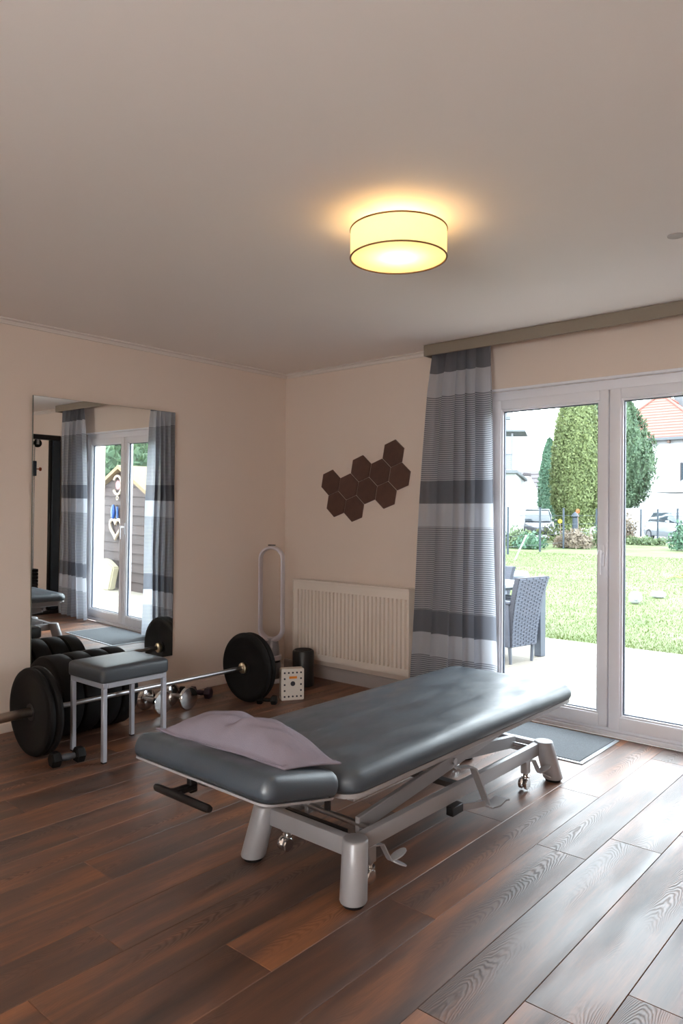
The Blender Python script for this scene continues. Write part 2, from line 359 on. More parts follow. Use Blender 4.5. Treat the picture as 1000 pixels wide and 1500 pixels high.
# floor: a dark screed carrying every plank
b = BM(); box(b, (-.02, YF-.05, -.06), (XR+.02, .02, -.0085)); floor = struct('floor', b, 'underside')
PW = .205; x0 = 3.707-PW*19
joints = {19: -2.315, 16: -1.618, 10: -2.912, 13: -2.05, 14: -2.9, 12: -1.75, 11: -2.2, 17: -2.75, 18: -1.15, 20: -1.9, 15: -2.35}
PL = 1.38
k = 0; xs = x0
while xs < XR:
    a, bb = max(xs, 0), min(xs+PW, XR)
    j = joints.get(k, -random.uniform(0, PL)); cuts = [0.0]; y = j
    while y < 0: y += PL
    y -= PL
    while y > YF: cuts.append(y); y -= PL
    cuts.append(YF)
    for y1, y0 in zip(cuts, cuts[1:]):
        if bb-a < .02 or y1-y0 < .02: continue
        m = BM(); cx, cy = (a+bb)/2, (y0+y1)/2; w, l = (bb-a)/2-.0004, (y1-y0)/2-.0004; c = .0016
        top = [m.verts.new((sx*(w-c), sy*(l-c), 0)) for sx, sy in ((-1, -1), (1, -1), (1, 1), (-1, 1))]
        mid = [m.verts.new((sx*w, sy*l, -.0014)) for sx, sy in ((-1, -1), (1, -1), (1, 1), (-1, 1))]
        bot = [m.verts.new((sx*w, sy*l, -.0085)) for sx, sy in ((-1, -1), (1, -1), (1, 1), (-1, 1))]
        m.faces.new(top); m.faces.new(list(reversed(bot)))
        for A, B in ((mid, top), (bot, mid)):
            for i in range(4): m.faces.new((A[i], A[(i+1) % 4], B[(i+1) % 4], B[i]))
        me = bpy.data.meshes.new('plank'); m.to_mesh(me); m.free(); me.materials.append(M['plank'])
        o = bpy.data.objects.new('plank', me); COL.objects.link(o); o.parent = floor; o.location = (cx, cy, 0)
    xs += PW; k += 1
b = BM(); box(b, (-.2, YF-.2, H), (XR+.2, .32, H+.15)); struct('ceiling', b, 'ceiling')
b = BM(); box(b, (-.2, YF-.2, -.06), (0, .32, H)); struct('wall_left', b, 'wall')
b = BM(); box(b, (XR, YF-.2, -.06), (XR+.2, .32, H)); struct('wall_right', b, 'wall')
WX0, WX1 = 3.2, 5.0
b = BM(); box(b, (0, YF-.2, -.06), (WX0, YF, H)); box(b, (WX1, YF-.2, -.06), (XR, YF, H)); box(b, (WX0, YF-.2, -.06), (WX1, YF, .85)); box(b, (WX0, YF-.2, 2.15), (WX1, YF, H)); struct('wall_front', b, 'wall')
# unseen window added behind the camera to go with the fill light
b = BM()
for lo, hi in (((WX0, .85), (WX0+.07, 2.15)), ((WX1-.07, .85), (WX1, 2.15)), ((WX0+.07, .85), (WX1-.07, .92)), ((WX0+.07, 2.08), (WX1-.07, 2.15)), (((WX0+WX1)/2-.04, .92), ((WX0+WX1)/2+.04, 2.08))):
    box(b, (lo[0], YF-.12, lo[1]), (hi[0], YF-.05, hi[1]), .006)
win = struct('fill_window', b, 'pvc'); b = BM(); box(b, (WX0+.07, YF-.095, .92), (WX1-.07, YF-.085, 2.08)); obj('pane', b, 'glass', win, None)
DX0, DX1, DZ = 1.89, 3.62, 2.165
b = BM(); box(b, (0, 0, -.06), (DX0, .26, H)); box(b, (DX1, 0, -.06), (XR, .26, H)); box(b, (DX0, 0, DZ), (DX1, .26, H)); struct('wall_back', b, 'wall')
# cornice strips
def cornice(name, p0, p1, n):
    b = BM(); d = Vector(p1)-Vector(p0); n = Vector(n); prof = [(0, H), (.03, H), (.03, H-.008), (.016, H-.014), (.012, H-.028), (.012, H-.034), (0, H-.034)]
    prism(b, [Vector(p0)+n*a+Vector((0, 0, z)) for a, z in prof], d); struct(name, b, 'trim')
cornice('trim_1', (0, YF, 0), (0, 0, 0), (1, 0, 0)); cornice('trim_2', (.03, 0, 0), (XR, 0, 0), (0, -1, 0))
# baseboards
b = BM(); prism(b, [(0, YF, 0), (.012, YF, 0), (.012, YF, .05), (.009, YF, .056), (0, YF, .056)], (0, -YF, 0)); struct('baseboard_left', b, 'wall')
b = BM(); prism(b, [(.012, 0, 0), (.012, -.018, 0), (.012, -.018, .082), (.012, -.013, .096), (.012, 0, .10)], (DX0-.04-.012, 0, 0))
box(b, (DX1+.03, -.018, 0), (XR, 0, .084)); struct('baseboard_back', b, 'skirting')
# lintel bead over the door
b = BM(); box(b, (DX0-.02, -.006, DZ-.012), (DX1+.02, .03, DZ+.004), .003); box(b, (DX0-.014, -.004, .0), (DX0, .03, DZ-.012)); box(b, (DX1, -.004, .0), (DX1+.014, .03, DZ-.012)); struct('trim_3', b, 'pvc')

# ---------------------------------------------------------------- patio door
door = bpy.data.objects.new('door_1', None); COL.objects.link(door); door['kind'] = 'structure'; door.location = (2.755, .05, 0); OFF[door.name] = Vector(door.location)
def ring(b, x0, x1, z0, z1, w, y0, y1, wt=None, wb=None, bev=.006):
    wt = wt or w; wb = wb or w
    box(b, (x0, y0, z0), (x0+w, y1, z1), bev, 2); box(b, (x1-w, y0, z0), (x1, y1, z1), bev, 2)
    box(b, (x0+w-.004, y0+.0004, z1-wt), (x1-w+.004, y1, z1), bev, 2); box(b, (x0+w-.004, y0+.0004, z0), (x1-w+.004, y1, z0+wb), bev, 2)
b = BM(); ring(b, DX0, DX1, 0, DZ-.012, .066, .03, .12, .062, .045); obj('door_frame', b, 'pvc', door)
b = BM(); box(b, (DX0, .0, 0), (DX1, .05, .028), .004); obj('threshold', b, 'pvc', door)
for (sx0, sx1, gx0, gx1, hx) in ((1.957, 2.752, 2.04, 2.683, 2.722), (2.758, 3.553, 2.838, 3.472, None)):
    b = BM(); z0, z1 = .048, 2.092
    y0, y1 = .008, .085
    box(b, (sx0, y0, z0), (gx0-.012, y1, z1), .007, 2); box(b, (gx1+.012, y0, z0), (sx1, y1, z1), .007, 2)
    box(b, (gx0-.014, y0+.0005, 2.03), (gx1+.014, y1, z1), .007, 2); box(b, (gx0-.014, y0+.0005, z0), (gx1+.014, y1, .125), .007, 2)
    s = obj('sash', b, 'pvc', door)
    b = BM(); ring(b, gx0-.014, gx1+.014, .123, 2.032, .014, .018, .05, bev=.003); obj('glazing_bead', b, 'pvc', s)
    b = BM(); ring(b, gx0-.001, gx1+.001, .136, 2.019, .007, .032, .05, bev=0); obj('gasket', b, 'gasket', s, None)
    b = BM(); box(b, (gx0-.004, .038, .132), (gx1+.004, .046, 2.023)); obj('glass_pane', b, 'glass', s, None)
    if hx:
        b = BM(); box(b, (hx-.014, -.004, 1.02), (hx+.014, .01, 1.15), .006, 2); cyl(b, (hx, -.006, 1.105), (hx, -.045, 1.105), .011, n=14)
        tube(b, [(hx, -.036, 1.118), (hx, -.046, 1.108), (hx, -.05, 1.085), (hx, -.048, 1.03), (hx, -.046, .975)], [.009, .012, .012, .010, .009], 10, sect=(1.1, .8)); obj('handle', b, 'pvc', s)
    for hz in (.35, 1.75):
        hx2 = sx0-.008 if hx else sx1+.008
        b = BM(); cyl(b, (hx2, .008, hz), (hx2, .008, hz+.09), .009, n=12); obj('hinge', b, 'pvc', s)

# ================================================================ CURTAINS AND RAIL
r = thing('curtain_rail', 'taupe curtain rail cover running under the ceiling above the patio door', 'curtain rail', (2.75, -.16, H-.075))
b = BM(); box(b, (1.535, -.185, H-.078), (4.0, -.172, H-.002), .002); obj('fascia', b, 'rail', r)
b = BM(); box(b, (1.535, -.172, H-.078), (1.547, -.002, H-.002), .001); obj('end_cap', b, 'rail', r); b = BM(); box(b, (3.988, -.172, H-.078), (4.0, -.002, H-.002), .001); obj('end_cap', b, 'rail', r)
b = BM(); box(b, (1.55, -.13, H-.022), (3.985, -.07, H-.003), .002); obj('track', b, 'trim', r)
def curtain(xl_top, xr_top, xl_bot, xr_bot, folds, label, seed, zt=H-.024, zb=.02):
    R = random.Random(seed); ph = [R.uniform(0, 6.28) for _ in range(6)]
    nu, nv = 150, 60; V = []
    for j in range(nv+1):
        t = j/nv; z = zt+(zb-zt)*t
        e = t**.85; xl = xl_top+(xl_bot-xl_top)*e; xr = xr_top+(xr_bot-xr_top)*e
        pinch = .35+.65*min(1, t/.12)
        for i in range(nu+1):
            s = i/nu
            a = 2*PI*folds*(s+.035*math.sin(2*PI*s*1.3+ph[0])+.02*t*math.sin(2*PI*s*2.1+ph[1]))
            amp = (.034+.012*math.sin(5*s+ph[2])) * pinch
            w = math.sin(a)+.28*math.sin(2*a+ph[3]+1.2*t)
            y = -.105-amp*w*.8-.006*math.sin(9*t+ph[4]+6*s)
            x = xl+(xr-xl)*s+.016*math.cos(a)*pinch
            V.append((x, y, z))
    F = [(j*(nu+1)+i, j*(nu+1)+i+1, (j+1)*(nu+1)+i+1, (j+1)*(nu+1)+i) for j in range(nv) for i in range(nu)]
    t = thing('curtain', label, 'curtain', ((xl_bot+xr_bot)/2, -.105, 0), None)
    o = npobj('drape', V, F, 'curtain', t)
    for p in o.data.polygons: p.use_smooth = True
    for i in range(7):
        b = BM(); x = xl_top+(xr_top-xl_top)*(i+.5)/7; cyl(b, (x, -.1, zt-.004), (x, -.1, H-.018), .004, n=8); obj('glider', b, 'trim', t)
    # object texture space starts at the floor
    return o
curtain(1.56, 2.02, 1.385, 2.095, 5.3, 'sheer grey and white striped curtain hanging between radiator and patio door', 3)
curtain(3.42, 3.98, 3.30, 3.99, 5.0, 'striped curtain at the far side of the door, seen only in the mirror', 8)

# ================================================================ RADIATOR
t = thing('radiator', 'cream ribbed panel radiator on the wall left of the curtain', 'radiator', (.8, -.06, .18))
RX0, RX1, RZ0, RZ1 = .232, 1.385, .17, .797
b = BM(); nf = 29; px = (RX1-RX0-.05)/nf; pts = [(RX0, -.03), (RX0, -.130)]
for i in range(nf):
    x = RX0+.025+i*px
    pts += [(x+.003, -.118), (x+.0085, -.139), (x+px-.0085, -.139), (x+px-.003, -.118)]
pts += [(RX1, -0.130), (RX1, -.03)]
prism(b, [(x, y, RZ0+.05) for x, y in pts], (0, 0, RZ1-RZ0-.13)); obj('ribbed_panel', b, 'radiator', t, 30)
b = BM(); prism(b, [(RX0, -.03, RZ0), (RX0, -0.132, RZ0), (RX0, -0.136, RZ0+.02), (RX0, -0.133, RZ0+.05), (RX0, -.03, RZ0+.05)], (RX1-RX0, 0, 0)); obj('bottom_rim', b, 'radiator', t)
b = BM(); prism(b, [(RX0, -.03, RZ1-.08), (RX0, -0.133, RZ1-.08), (RX0, -0.135, RZ1-.03), (RX0, -0.132, RZ1-.012), (RX0, -.03, RZ1-.012)], (RX1-RX0, 0, 0)); obj('top_rim', b, 'radiator', t)
b = BM(); box(b, (RX0-.004, -0.140, RZ1-.014), (RX1+.004, -0.128, RZ1), .002); box(b, (RX0-.004, -.04, RZ1-.014), (RX1+.004, -.03, RZ1), .002)
for i in range(40):
    x = RX0+.01+i*(RX1-RX0-.02)/39; box(b, (x-.004, -0.129, RZ1-.012), (x+.004, -.039, RZ1-.004))
obj('top_grille', b, 'radiator', t)
for x in (RX0-.004, RX1-.004):
    b = BM(); box(b, (x, -0.138, RZ0+.005), (x+.008, -.03, RZ1-.004), .002); obj('side_cover', b, 'radiator', t)
for x in (RX0+.2, RX1-.2):
    b = BM(); box(b, (x-.02, -.036, RZ0+.05), (x+.02, -.001, RZ1-.1)); obj('wall_bracket', b, 'steel', t)

# ================================================================ HEXAGON TILES
HEX = [((576.6, 663), (1.1429, 1.784), 'upper right of the cluster, standing alone at its top'), ((529.6, 687), (.833, 1.664), 'second highest, left of its bare notch'),
       ((556.6, 692.4), None, 'in the upper row, between the highest and the second highest'), ((586, 698), None, 'rightmost of the cluster, nearest the curtain'),
       ((485, 707), None, 'leftmost of the cluster, at its far left edge'), ((510, 713), None, 'in the middle row, directly right of the leftmost tile'),
       ((537, 719), None, 'at the very centre of the cluster'), ((565.4, 726), None, 'lower right, below the rightmost tile'),
       ((493, 738), None, 'bottom row, lower left corner of the cluster'), ((519.4, 745), None, 'bottom row, lowest tile of all')]
def pix_to_wall(u, v, y=0.):
    d = _f+_r*((u-500)/FPX)-_u*((v-750)/FPX); return CAM+d*((y-CAM.y)/d.y)
C0 = {i: pix_to_wall(*h[0]) for i, h in enumerate(HEX)}
# regular lattice fitted once to the photograph's tile centres
lat = {0: (3, 2), 1: (1, 2), 2: (2, 1), 3: (3, 1), 4: (0, 1), 5: (1, 0)}
TA = Vector((C0[2].x-C0[1].x, 0, C0[2].z-C0[1].z))
hexpos = []
b_ = [(C0[i].x, C0[i].z) for i in range(10)]
# axial coords (q along +x slightly down, r along down-left), fitted by least squares
ax = [(3, -2), (1, -1), (2, -1), (3, -1), (-1, 0), (0, 0), (1, 0), (2, 0), (-1, 1), (0, 1)]
A = np.array([[1, q, rr] for q, rr in ax], float); sol, *_ = np.linalg.lstsq(A, np.array(b_), rcond=None)
av, bv = sol[1], sol[2]
pit = (np.hypot(*av)+np.hypot(*bv)+np.hypot(*(av-bv)))/3 if np.hypot(*(av-bv)) < 1.5*np.hypot(*av) else (np.hypot(*av)+np.hypot(*bv)+np.hypot(*(av+bv)))/3
ang0 = math.atan2(av[1], av[0])
for i, (q, rr) in enumerate(ax):
    cx, cz = sol[0]+q*av+rr*bv
    R_ = pit/math.sqrt(3)*.962; o3 = []
    for ins, y in ((0, 0), (0, -.010), (.004, -.013)):
        o3.append([(cx+(R_-ins)*math.cos(ang0+PI/6+k*PI/3), y, cz+(R_-ins)*math.sin(ang0+PI/6+k*PI/3)) for k in range(6)])
    b = BM(); rings = [[b.verts.new(p) for p in ringp] for ringp in o3]
    b.faces.new(rings[0]); b.faces.new(rings[-1])
    for a_, c_ in zip(rings, rings[1:]):
        for k in range(6): b.faces.new((a_[k], a_[(k+1) % 6], c_[(k+1) % 6], c_[k]))
    tag(obj('hexagon_tile', b, 'hex', None, None, base=(cx, 0, cz)), 'dark brown hexagon wall tile, '+HEX[i][2], 'wall tile', 'hexagon tiles above the radiator')

# ================================================================ MIRROR
DL, TL = -.02, -.011
mm = Matrix.Translation((.022, -1.688, 1.18)) @ Matrix.Rotation(DL, 4, 'Z') @ Matrix.Rotation(-TL, 4, 'Y')
t = thing('wall_mirror', 'tall frameless mirror on the left wall above the barbell', 'mirror', (0, -1.688, .3))
b = BM(); vs = box(b, (-.001, -.522, -.885), (.004, .522, .873)); xf(vs, mm); obj('mirror_glass', b, 'mirror', t, None)
b = BM(); vs = box(b, (-.007, -.524, -.887), (-.0012, .524, .875)); xf(vs, mm); obj('backing', b, 'mirroredge', t, None)
for (y, z) in ((-.35, .6), (.35, .6), (-.35, -.6), (.35, -.6)):
    b = BM(); p = mm @ Vector((-.004, y, z)); cyl(b, (0, p.y, p.z), (p.x-.004, p.y, p.z), .02, n=12); obj('mount', b, 'mirroredge', t)

# ================================================================ CEILING LAMP
LX, LY, ZB, ZT, LR = 2.70, -2.05, 2.345, 2.458, .19
t = thing('ceiling_lamp', 'round drum ceiling lamp with cream fabric shade, switched on', 'lamp', (LX, LY, 2.5))
b = BM(); lathe(b, [(LR, ZB+.004), (LR, ZT)], (LX, LY, 0), n=64, capped=False); obj('lamp_shade', b, 'shade', t)
b = BM(); lathe(b, [(LR-.003, ZB+.006), (.001, ZB+.004)], (LX, LY, 0), n=64, capped=False); obj('diffuser', b, 'diffuser', t)
for z in (ZB+.004, ZT):
    b = BM(); tube(b, [(LX+LR*math.cos(a), LY+LR*math.sin(a), z) for a in np.linspace(0, 2*PI, 64, endpoint=False)], .0035, 8, True); obj('rim', b, 'shade_rim', t)
b = BM(); lathe(b, [(.06, 2.47), (.06, 2.4995)], (LX, LY, 0), n=32); obj('ceiling_plate', b, 'trim', t)
for k in range(3):
    b = BM(); a = k*2*PI/3+.4; tube(b, [(LX+.05*math.cos(a), LY+.05*math.sin(a), 2.474), (LX+LR*math.cos(a), LY+LR*math.sin(a), ZT)], .002, 6); obj('spider_arm', b, 'steel', t)
lb = bpy.data.lights.new('bulb_light', 'POINT'); lb.energy = 3.6; lb.color = (1.0, .66, .28); lb.shadow_soft_size = .03
lo_ = bpy.data.objects.new('bulb_light', lb); COL.objects.link(lo_); lo_.location = (LX, LY, 2.415)
# round blanking plate on the ceiling at the right
b = BM(); lathe(b, [(.034, H-.0005), (.034, H-.003), (.026, H-.006), (.002, H-.007)], (3.485, -1.177, 0), n=32); tag(obj('junction_cover', b, 'skirting', base=(3.485, -1.177, H)), 'small grey round cover on the ceiling at the right', 'ceiling cover')

# ================================================================ TREATMENT TABLE
t = thing('treatment_table', 'dark grey padded treatment table on a light grey scissor-lift frame', 'treatment table', (2.58, -1.9, 0))
PADR = [(.03, 0), (.008, .003), (.0015, .014), (0, .028), (.003, .042), (.011, .055), (.024, .064), (.045, .0695), (.09, .072), (.2, .0735)]
b = BM(); cushion(b, (2.58, -1.742, .43), .72, 1.74, .085, PADR, n=8); obj('main_pad', b, 'vinyl', t, 60)
hm = Matrix.Rotation(-math.radians(12), 4, 'X'); HEADR = [(i_*.8, z_*1.12) for i_, z_ in PADR[:-1]]
b = BM(); cushion(b, (2.575, -2.792, .472), .685, .34, .042, HEADR, hm, n=8); obj('head_pad', b, 'vinyl', t, 60)
b = BM(); cushion(b, (2.575, -2.792, .4705), .67, .325, .04, [(0, -.007), (0, .0)], hm); obj('head_board', b, 'frame', t)
b = BM(); cushion(b, (2.58, -1.742, .4150), .70, 1.72, .07, [(0, 0), (0, .0152)]); obj('main_board', b, 'frame', t)
# frame under the pad
b = BM()
for x in (2.30, 2.86): box(b, (x-.018, -2.52, .378), (x+.018, -.93, .4155), .004)
for y in (-2.50, -1.72, -.95): box(b, (2.318, y-.018, .380), (2.842, y+.018, .4145), .004)
obj('pad_frame', b, 'frame', t)
for y in (-1.02, -2.42):
    b = BM(); cyl(b, (2.876, y, .40), (2.89, y, .40), .009, n=10); obj('bolt', b, 'blackplastic', t)
# legs with rubber feet
for sx in (-1, 1):
    for yt, yb in ((-2.42, -2.465), (-.955, -.905)):
        xt, xb = (2.802, 2.832) if sx > 0 else (2.348, 2.326)
        p0, p1 = Vector((xb, yb, .014)), Vector((xt, yt, .206)); d = (p1-p0)
        b = BM(); m0 = []
        rr = [(.046, 0), (.0485, .005), (.0455, .965*d.length), (.044, .988*d.length), (.039, d.length)]
        n = 32; rings = []
        for r_, s_ in rr:
            c = p0+d.normalized()*s_; rings.append([b.verts.new((c.x+r_*math.cos(2*PI*i/n), c.y+r_*math.sin(2*PI*i/n), c.z)) for i in range(n)])
        for A_, B_ in zip(rings, rings[1:]):
            for i in range(n): b.faces.new((A_[i], A_[(i+1) % n], B_[(i+1) % n], B_[i]))
        b.faces.new(list(reversed(rings[0]))); b.faces.new(rings[-1]); lg = obj('leg', b, 'frame', t, 45)
        b = BM(); lathe(b, [(.036, 0), (.038, .004), (.036, .0145)], (xb, yb, 0), n=24); obj('rubber_foot', b, 'rubber', lg)
# base rails
for x, xa in ((2.782, 2.37), (2.37, 2.782)):
    b = BM(); box(b, (x-.016, -2.40, .138), (x+.016, -.99, .2), .004, 2); obj('side_rail', b, 'frame', t)
for y in (-2.415, -.96):
    b = BM(); box(b, (2.375, y-.02, .135), (2.775, y+.02, .2), .004, 2); obj('cross_rail', b, 'frame', t)
b = BM(); box(b, (2.42, -2.385, .17), (2.72, -2.365, .196)); obj('slide_track', b, 'blackplastic', t)
# scissor arms
for x in (2.45, 2.71):
    for (ya, za, yb2, zb2, dx) in ((-2.30, .185, -1.02, .335, 0), (-1.03, .195, -2.25, .345, -.03)):
        b = BM(); prism(b, [(x+dx-.011, ya, za-.03), (x+dx-.011, yb2, zb2-.03), (x+dx-.011, yb2, zb2+.03), (x+dx-.011, ya, za+.03)], (.022, 0, 0))
        bmesh.ops.bevel(b, geom=list(b.edges), offset=.003, segments=1, affect='EDGES'); obj('scissor_arm', b, 'frame', t, 30)
    b = BM(); cyl(b, (x-.045, -1.655, .262), (x+.02, -1.655, .262), .014, n=14); obj('pivot_bolt', b, 'steel', t)
for y, z in ((-1.02, .335), (-2.25, .345)):
    b = BM(); cyl(b, (2.40, y, z), (2.745, y, z), .014, n=12); box(b, (2.425, y-.02, z), (2.455, y+.02, .385)); box(b, (2.695, y-.02, z), (2.725, y+.02, .385)); obj('roller_shaft', b, 'frame', t)
for y in (-2.29, -1.05):
    b = BM(); cyl(b, (2.385, y, .188), (2.768, y, .188), .011, n=12); obj('base_shaft', b, 'steel', t)
# lift motor and dark crossbar
b = BM(); box(b, (2.386, -1.66, .142), (2.765, -1.62, .166)); obj('motor_crossbar', b, 'underside', t)
# foot lever on the right rail
b = BM(); box(b, (2.80, -1.84, .105), (2.835, -1.76, .142), .003); obj('lever_block', b, 'blackplastic', t)
b = BM(); strip(b, [(2.845, -1.83, .305), (2.845, -1.735, .288), (2.845, -1.70, .27), (2.845, -1.585, .088)], (.034, 0, 0), .007)
lv = obj('foot_lever', b, 'frame', t)
b = BM(); strip(b, [(2.84, -1.585, .09), (2.84, -1.67, .106), (2.815, -1.78, .12)], (0, .0, .026), .008); obj('lever_link', b, 'frame', lv)
b = BM(); strip(b, [(2.852, -1.60, .082), (2.86, -1.545, .079), (2.862, -1.50, .090), (2.864, -1.475, .086)], (.06, 0, 0), .007); obj('pedal', b, 'frame', lv)
# castors
def castor(cx, cy, out, pedal):
    b = BM(); box(b, (cx-.017, cy-.02, .078), (cx+.017, cy+.02, .142), .003); c = obj('castor', b, 'frame', t)
    b = BM(); cyl(b, (cx, cy, .05), (cx, cy, .08), .013, n=14); cyl(b, (cx, cy, .058), (cx, cy, .066), .02, n=16); obj('castor_stem', b, 'chrome', c)
    b = BM(); cyl(b, (cx-.022, cy-.012, .032), (cx-.006, cy-.012, .032), .027, n=20, ch=.004); cyl(b, (cx+.006, cy-.012, .032), (cx+.022, cy-.012, .032), .027, n=20, ch=.004); obj('castor_wheel', b, 'chrome', c)
    b = BM(); prism(b, [(cx-.006, cy-.03, .03), (cx-.006, cy+.015, .03), (cx-.006, cy+.018, .055), (cx-.006, cy-.018, .055)], (.012, 0, 0)); obj('castor_fork', b, 'chrome', c)
    if pedal:
        ps = b = BM(); s = out
        strip(b, [(cx+.005, cy+.01*s, .136), (cx+.02, cy+.045*s, .134), (cx+.03, cy+.075*s, .075), (cx+.035, cy+.08*s, .066)], (.024, .0, .0), .005)
        for dx, an in ((.035, -1), (.07, 1)):
            pts = [(cx+.035+.0, cy+.08*s, .066)]
            n = 9; ax_ = Vector((.35, .8*s, -.45 if an < 0 else .38)).normalized(); wv = Vector((-ax_.y, ax_.x, 0)).normalized(); base = Vector((cx+.035, cy+.08*s, .066))
            loop = [base+ax_*(.036+.036*math.cos(2*PI*k/14))+wv*.022*math.sin(2*PI*k/14) for k in range(14)]
            prism(b, loop, ax_.cross(wv)*.005)
        obj('brake_pedal', b, 'frame', c)
castor(2.782, -2.315, 1, True); castor(2.782, -1.105, 1, True); castor(2.378, -2.33, 1, False); castor(2.378, -1.10, 1, False)
# head section handle and catch
b = BM(); tube(b, [(2.382, -2.95, .428), (2.392, -2.952, .428), (2.655, -2.952, .428), (2.665, -2.952, .428)], [.010, .013, .013, .010], 14); hd = obj('head_handle', b, 'blackplastic', t)
b = BM(); box(b, (2.452, -2.955, .419), (2.488, -2.86, .437), .004); box(b, (2.458, -2.885, .41), (2.482, -2.855, .486), .003); prism(b, [(2.43, -2.95, .426), (2.51, -2.95, .426), (2.486, -2.925, .426), (2.454, -2.925, .426)], (0, 0, .008)); obj('handle_stem', b, 'blackplastic', hd)
b = BM(); box(b, (2.50, -2.875, .445), (2.55, -2.835, .478), .003); cyl(b, (2.52, -2.87, .46), (2.52, -2.885, .46), .007, n=10); obj('catch', b, 'steel', t)
b = BM(); box(b, (2.882, -2.67, .402), (2.902, -2.662, .446)); obj('hinge_tab', b, 'blackplastic', t)
for x in (2.4, 2.76):
    b = BM(); strip(b, [(x, -2.75, .455), (x, -2.62, .424), (x, -2.515, .402)], (.03, 0, 0), .008); obj('head_hinge', b, 'frame', t)

# ---------------------------------------------------------------- pillow
def pillow():
    c = [Vector((2.262, -2.868, .0)), Vector((2.862, -2.828, 0)), Vector((2.888, -2.595, 0)), Vector((2.30, -2.57, 0))]
    nu, nv = 64, 32; V = []; F = []
    for side in (1, -1):
        for j in range(nv+1):
            for i in range(nu+1):
                s, q = i/nu, j/nv
                p = c[0]*(1-s)*(1-q)+c[1]*s*(1-q)+c[2]*s*q+c[3]*(1-s)*q
                a, d = abs(2*s-1), abs(2*q-1)
                # sides bow in between the corners
                ctr = Vector((2.575, -2.715, 0)); bow = .035*(1-a*a)*d**3+.02*(1-d*d)*a**3
                p = p+(ctr-p)*bow/.33*.5
                ia, idd = max(0, 1-(a/.955)**2.6), max(0, 1-(d/.90)**2.2)
                h = (ia**.62)*(idd**.62)
                h *= 1-.24*math.exp(-((s-.47-.06*(q-.5))/.055)**2)*(.5+.5*(1-q))
                h += (.05*math.sin(16*s+5*q)*math.sin(9*q+3*s)+.035*math.sin(31*s-13*q+2*math.sin(7*q)))*h + .03*math.sin(38*s+11*math.sin(5*q))*h*(1-h)*4*.5
                base = .532+.010*(a**3)*(d**2)*(1 if s < .5 else .2)+.004*math.sin(9*s+2)*d**2 + (.034*(1-q))
                z = base+(.100*h if side > 0 else -.022*h)+.003*side
                V.append((p.x, p.y, z))
        o = 0 if side > 0 else (nu+1)*(nv+1)
        for j in range(nv):
            for i in range(nu):
                f = (o+j*(nu+1)+i, o+j*(nu+1)+i+1, o+(j+1)*(nu+1)+i+1, o+(j+1)*(nu+1)+i); F.append(f if side > 0 else f[::-1])
    o = (nu+1)*(nv+1); edge = [i for i in range(nu+1)]+[j*(nu+1)+nu for j in range(1, nv+1)]+[nv*(nu+1)+i for i in range(nu-1, -1, -1)]+[j*(nu+1) for j in range(nv-1, 0, -1)]
    for a, b2 in zip(edge, edge[1:]+edge[:1]): F.append((b2, a, a+o, b2+o))
    t = thing('pillow', 'flat mauve grey pillow lying on the head of the treatment table', 'pillow', (2.575, -2.715, .52))
    m = npobj('cushion', V, F, 'pillow', t)
    for p in m.data.polygons: p.use_smooth = True
    # stitched seam inside the flange
    b = BM(); pts = []
    for k in range(160):
        u = k/160*4; sd = int(u); f = u-sd
        a_, b2 = c[sd], c[(sd+1) % 4]; ctr = Vector((2.575, -2.715, 0)); p = a_*(1-f)+b2*f; aa = abs(2*f-1)
        p = p+(ctr-p)*(.035 if sd % 2 == 0 else .02)*(1-aa*aa)/.33*.5; p = p+(ctr-p)*.055
        q = 0 if sd == 0 else (f if sd == 1 else (1 if sd == 2 else 1-f)); pts.append((p.x, p.y, .5365+.034*(1-q)))
    tube(b, pts, .0016, 5, True); obj('seam', b, 'pillow', t)
pillow()

# ================================================================ STOOL
t = thing('stool', 'low square stool with dark grey padded seat and silver legs', 'stool', (.78, -2.08, 0))
b = BM(); cushion(b, (.78, -2.08, .425), .365, .43, .03, [(.012, 0), (.003, .004), (0, .014), (0, .062), (.004, .072), (.014, .079), (.04, .083), (.1, .085)], n=6); obj('seat', b, 'stoolvinyl', t, 50)
b = BM(); ring_ = ((.61, -2.28), (.95, -1.88))
box(b, (.61, -2.28, .395), (.95, -2.252, .4249), .003); box(b, (.61, -1.908, .395), (.95, -1.88, .4249), .003); box(b, (.61, -2.252, .3955), (.638, -1.908, .4249), .003); box(b, (.922, -2.252, .3955), (.95, -1.908, .4249), .003); obj('seat_frame', b, 'stoolframe', t)
for x in (.622, .938):
    for y in (-2.268, -1.892):
        b = BM(); box(b, (x-.0125, y-.0125, .006), (x+.0125, y+.0125, .396), .003); lg = obj('leg', b, 'stoolframe', t)
        b = BM(); box(b, (x-.011, y-.011, 0), (x+.011, y+.011, .0065)); obj('foot_cap', b, 'rubber', lg)

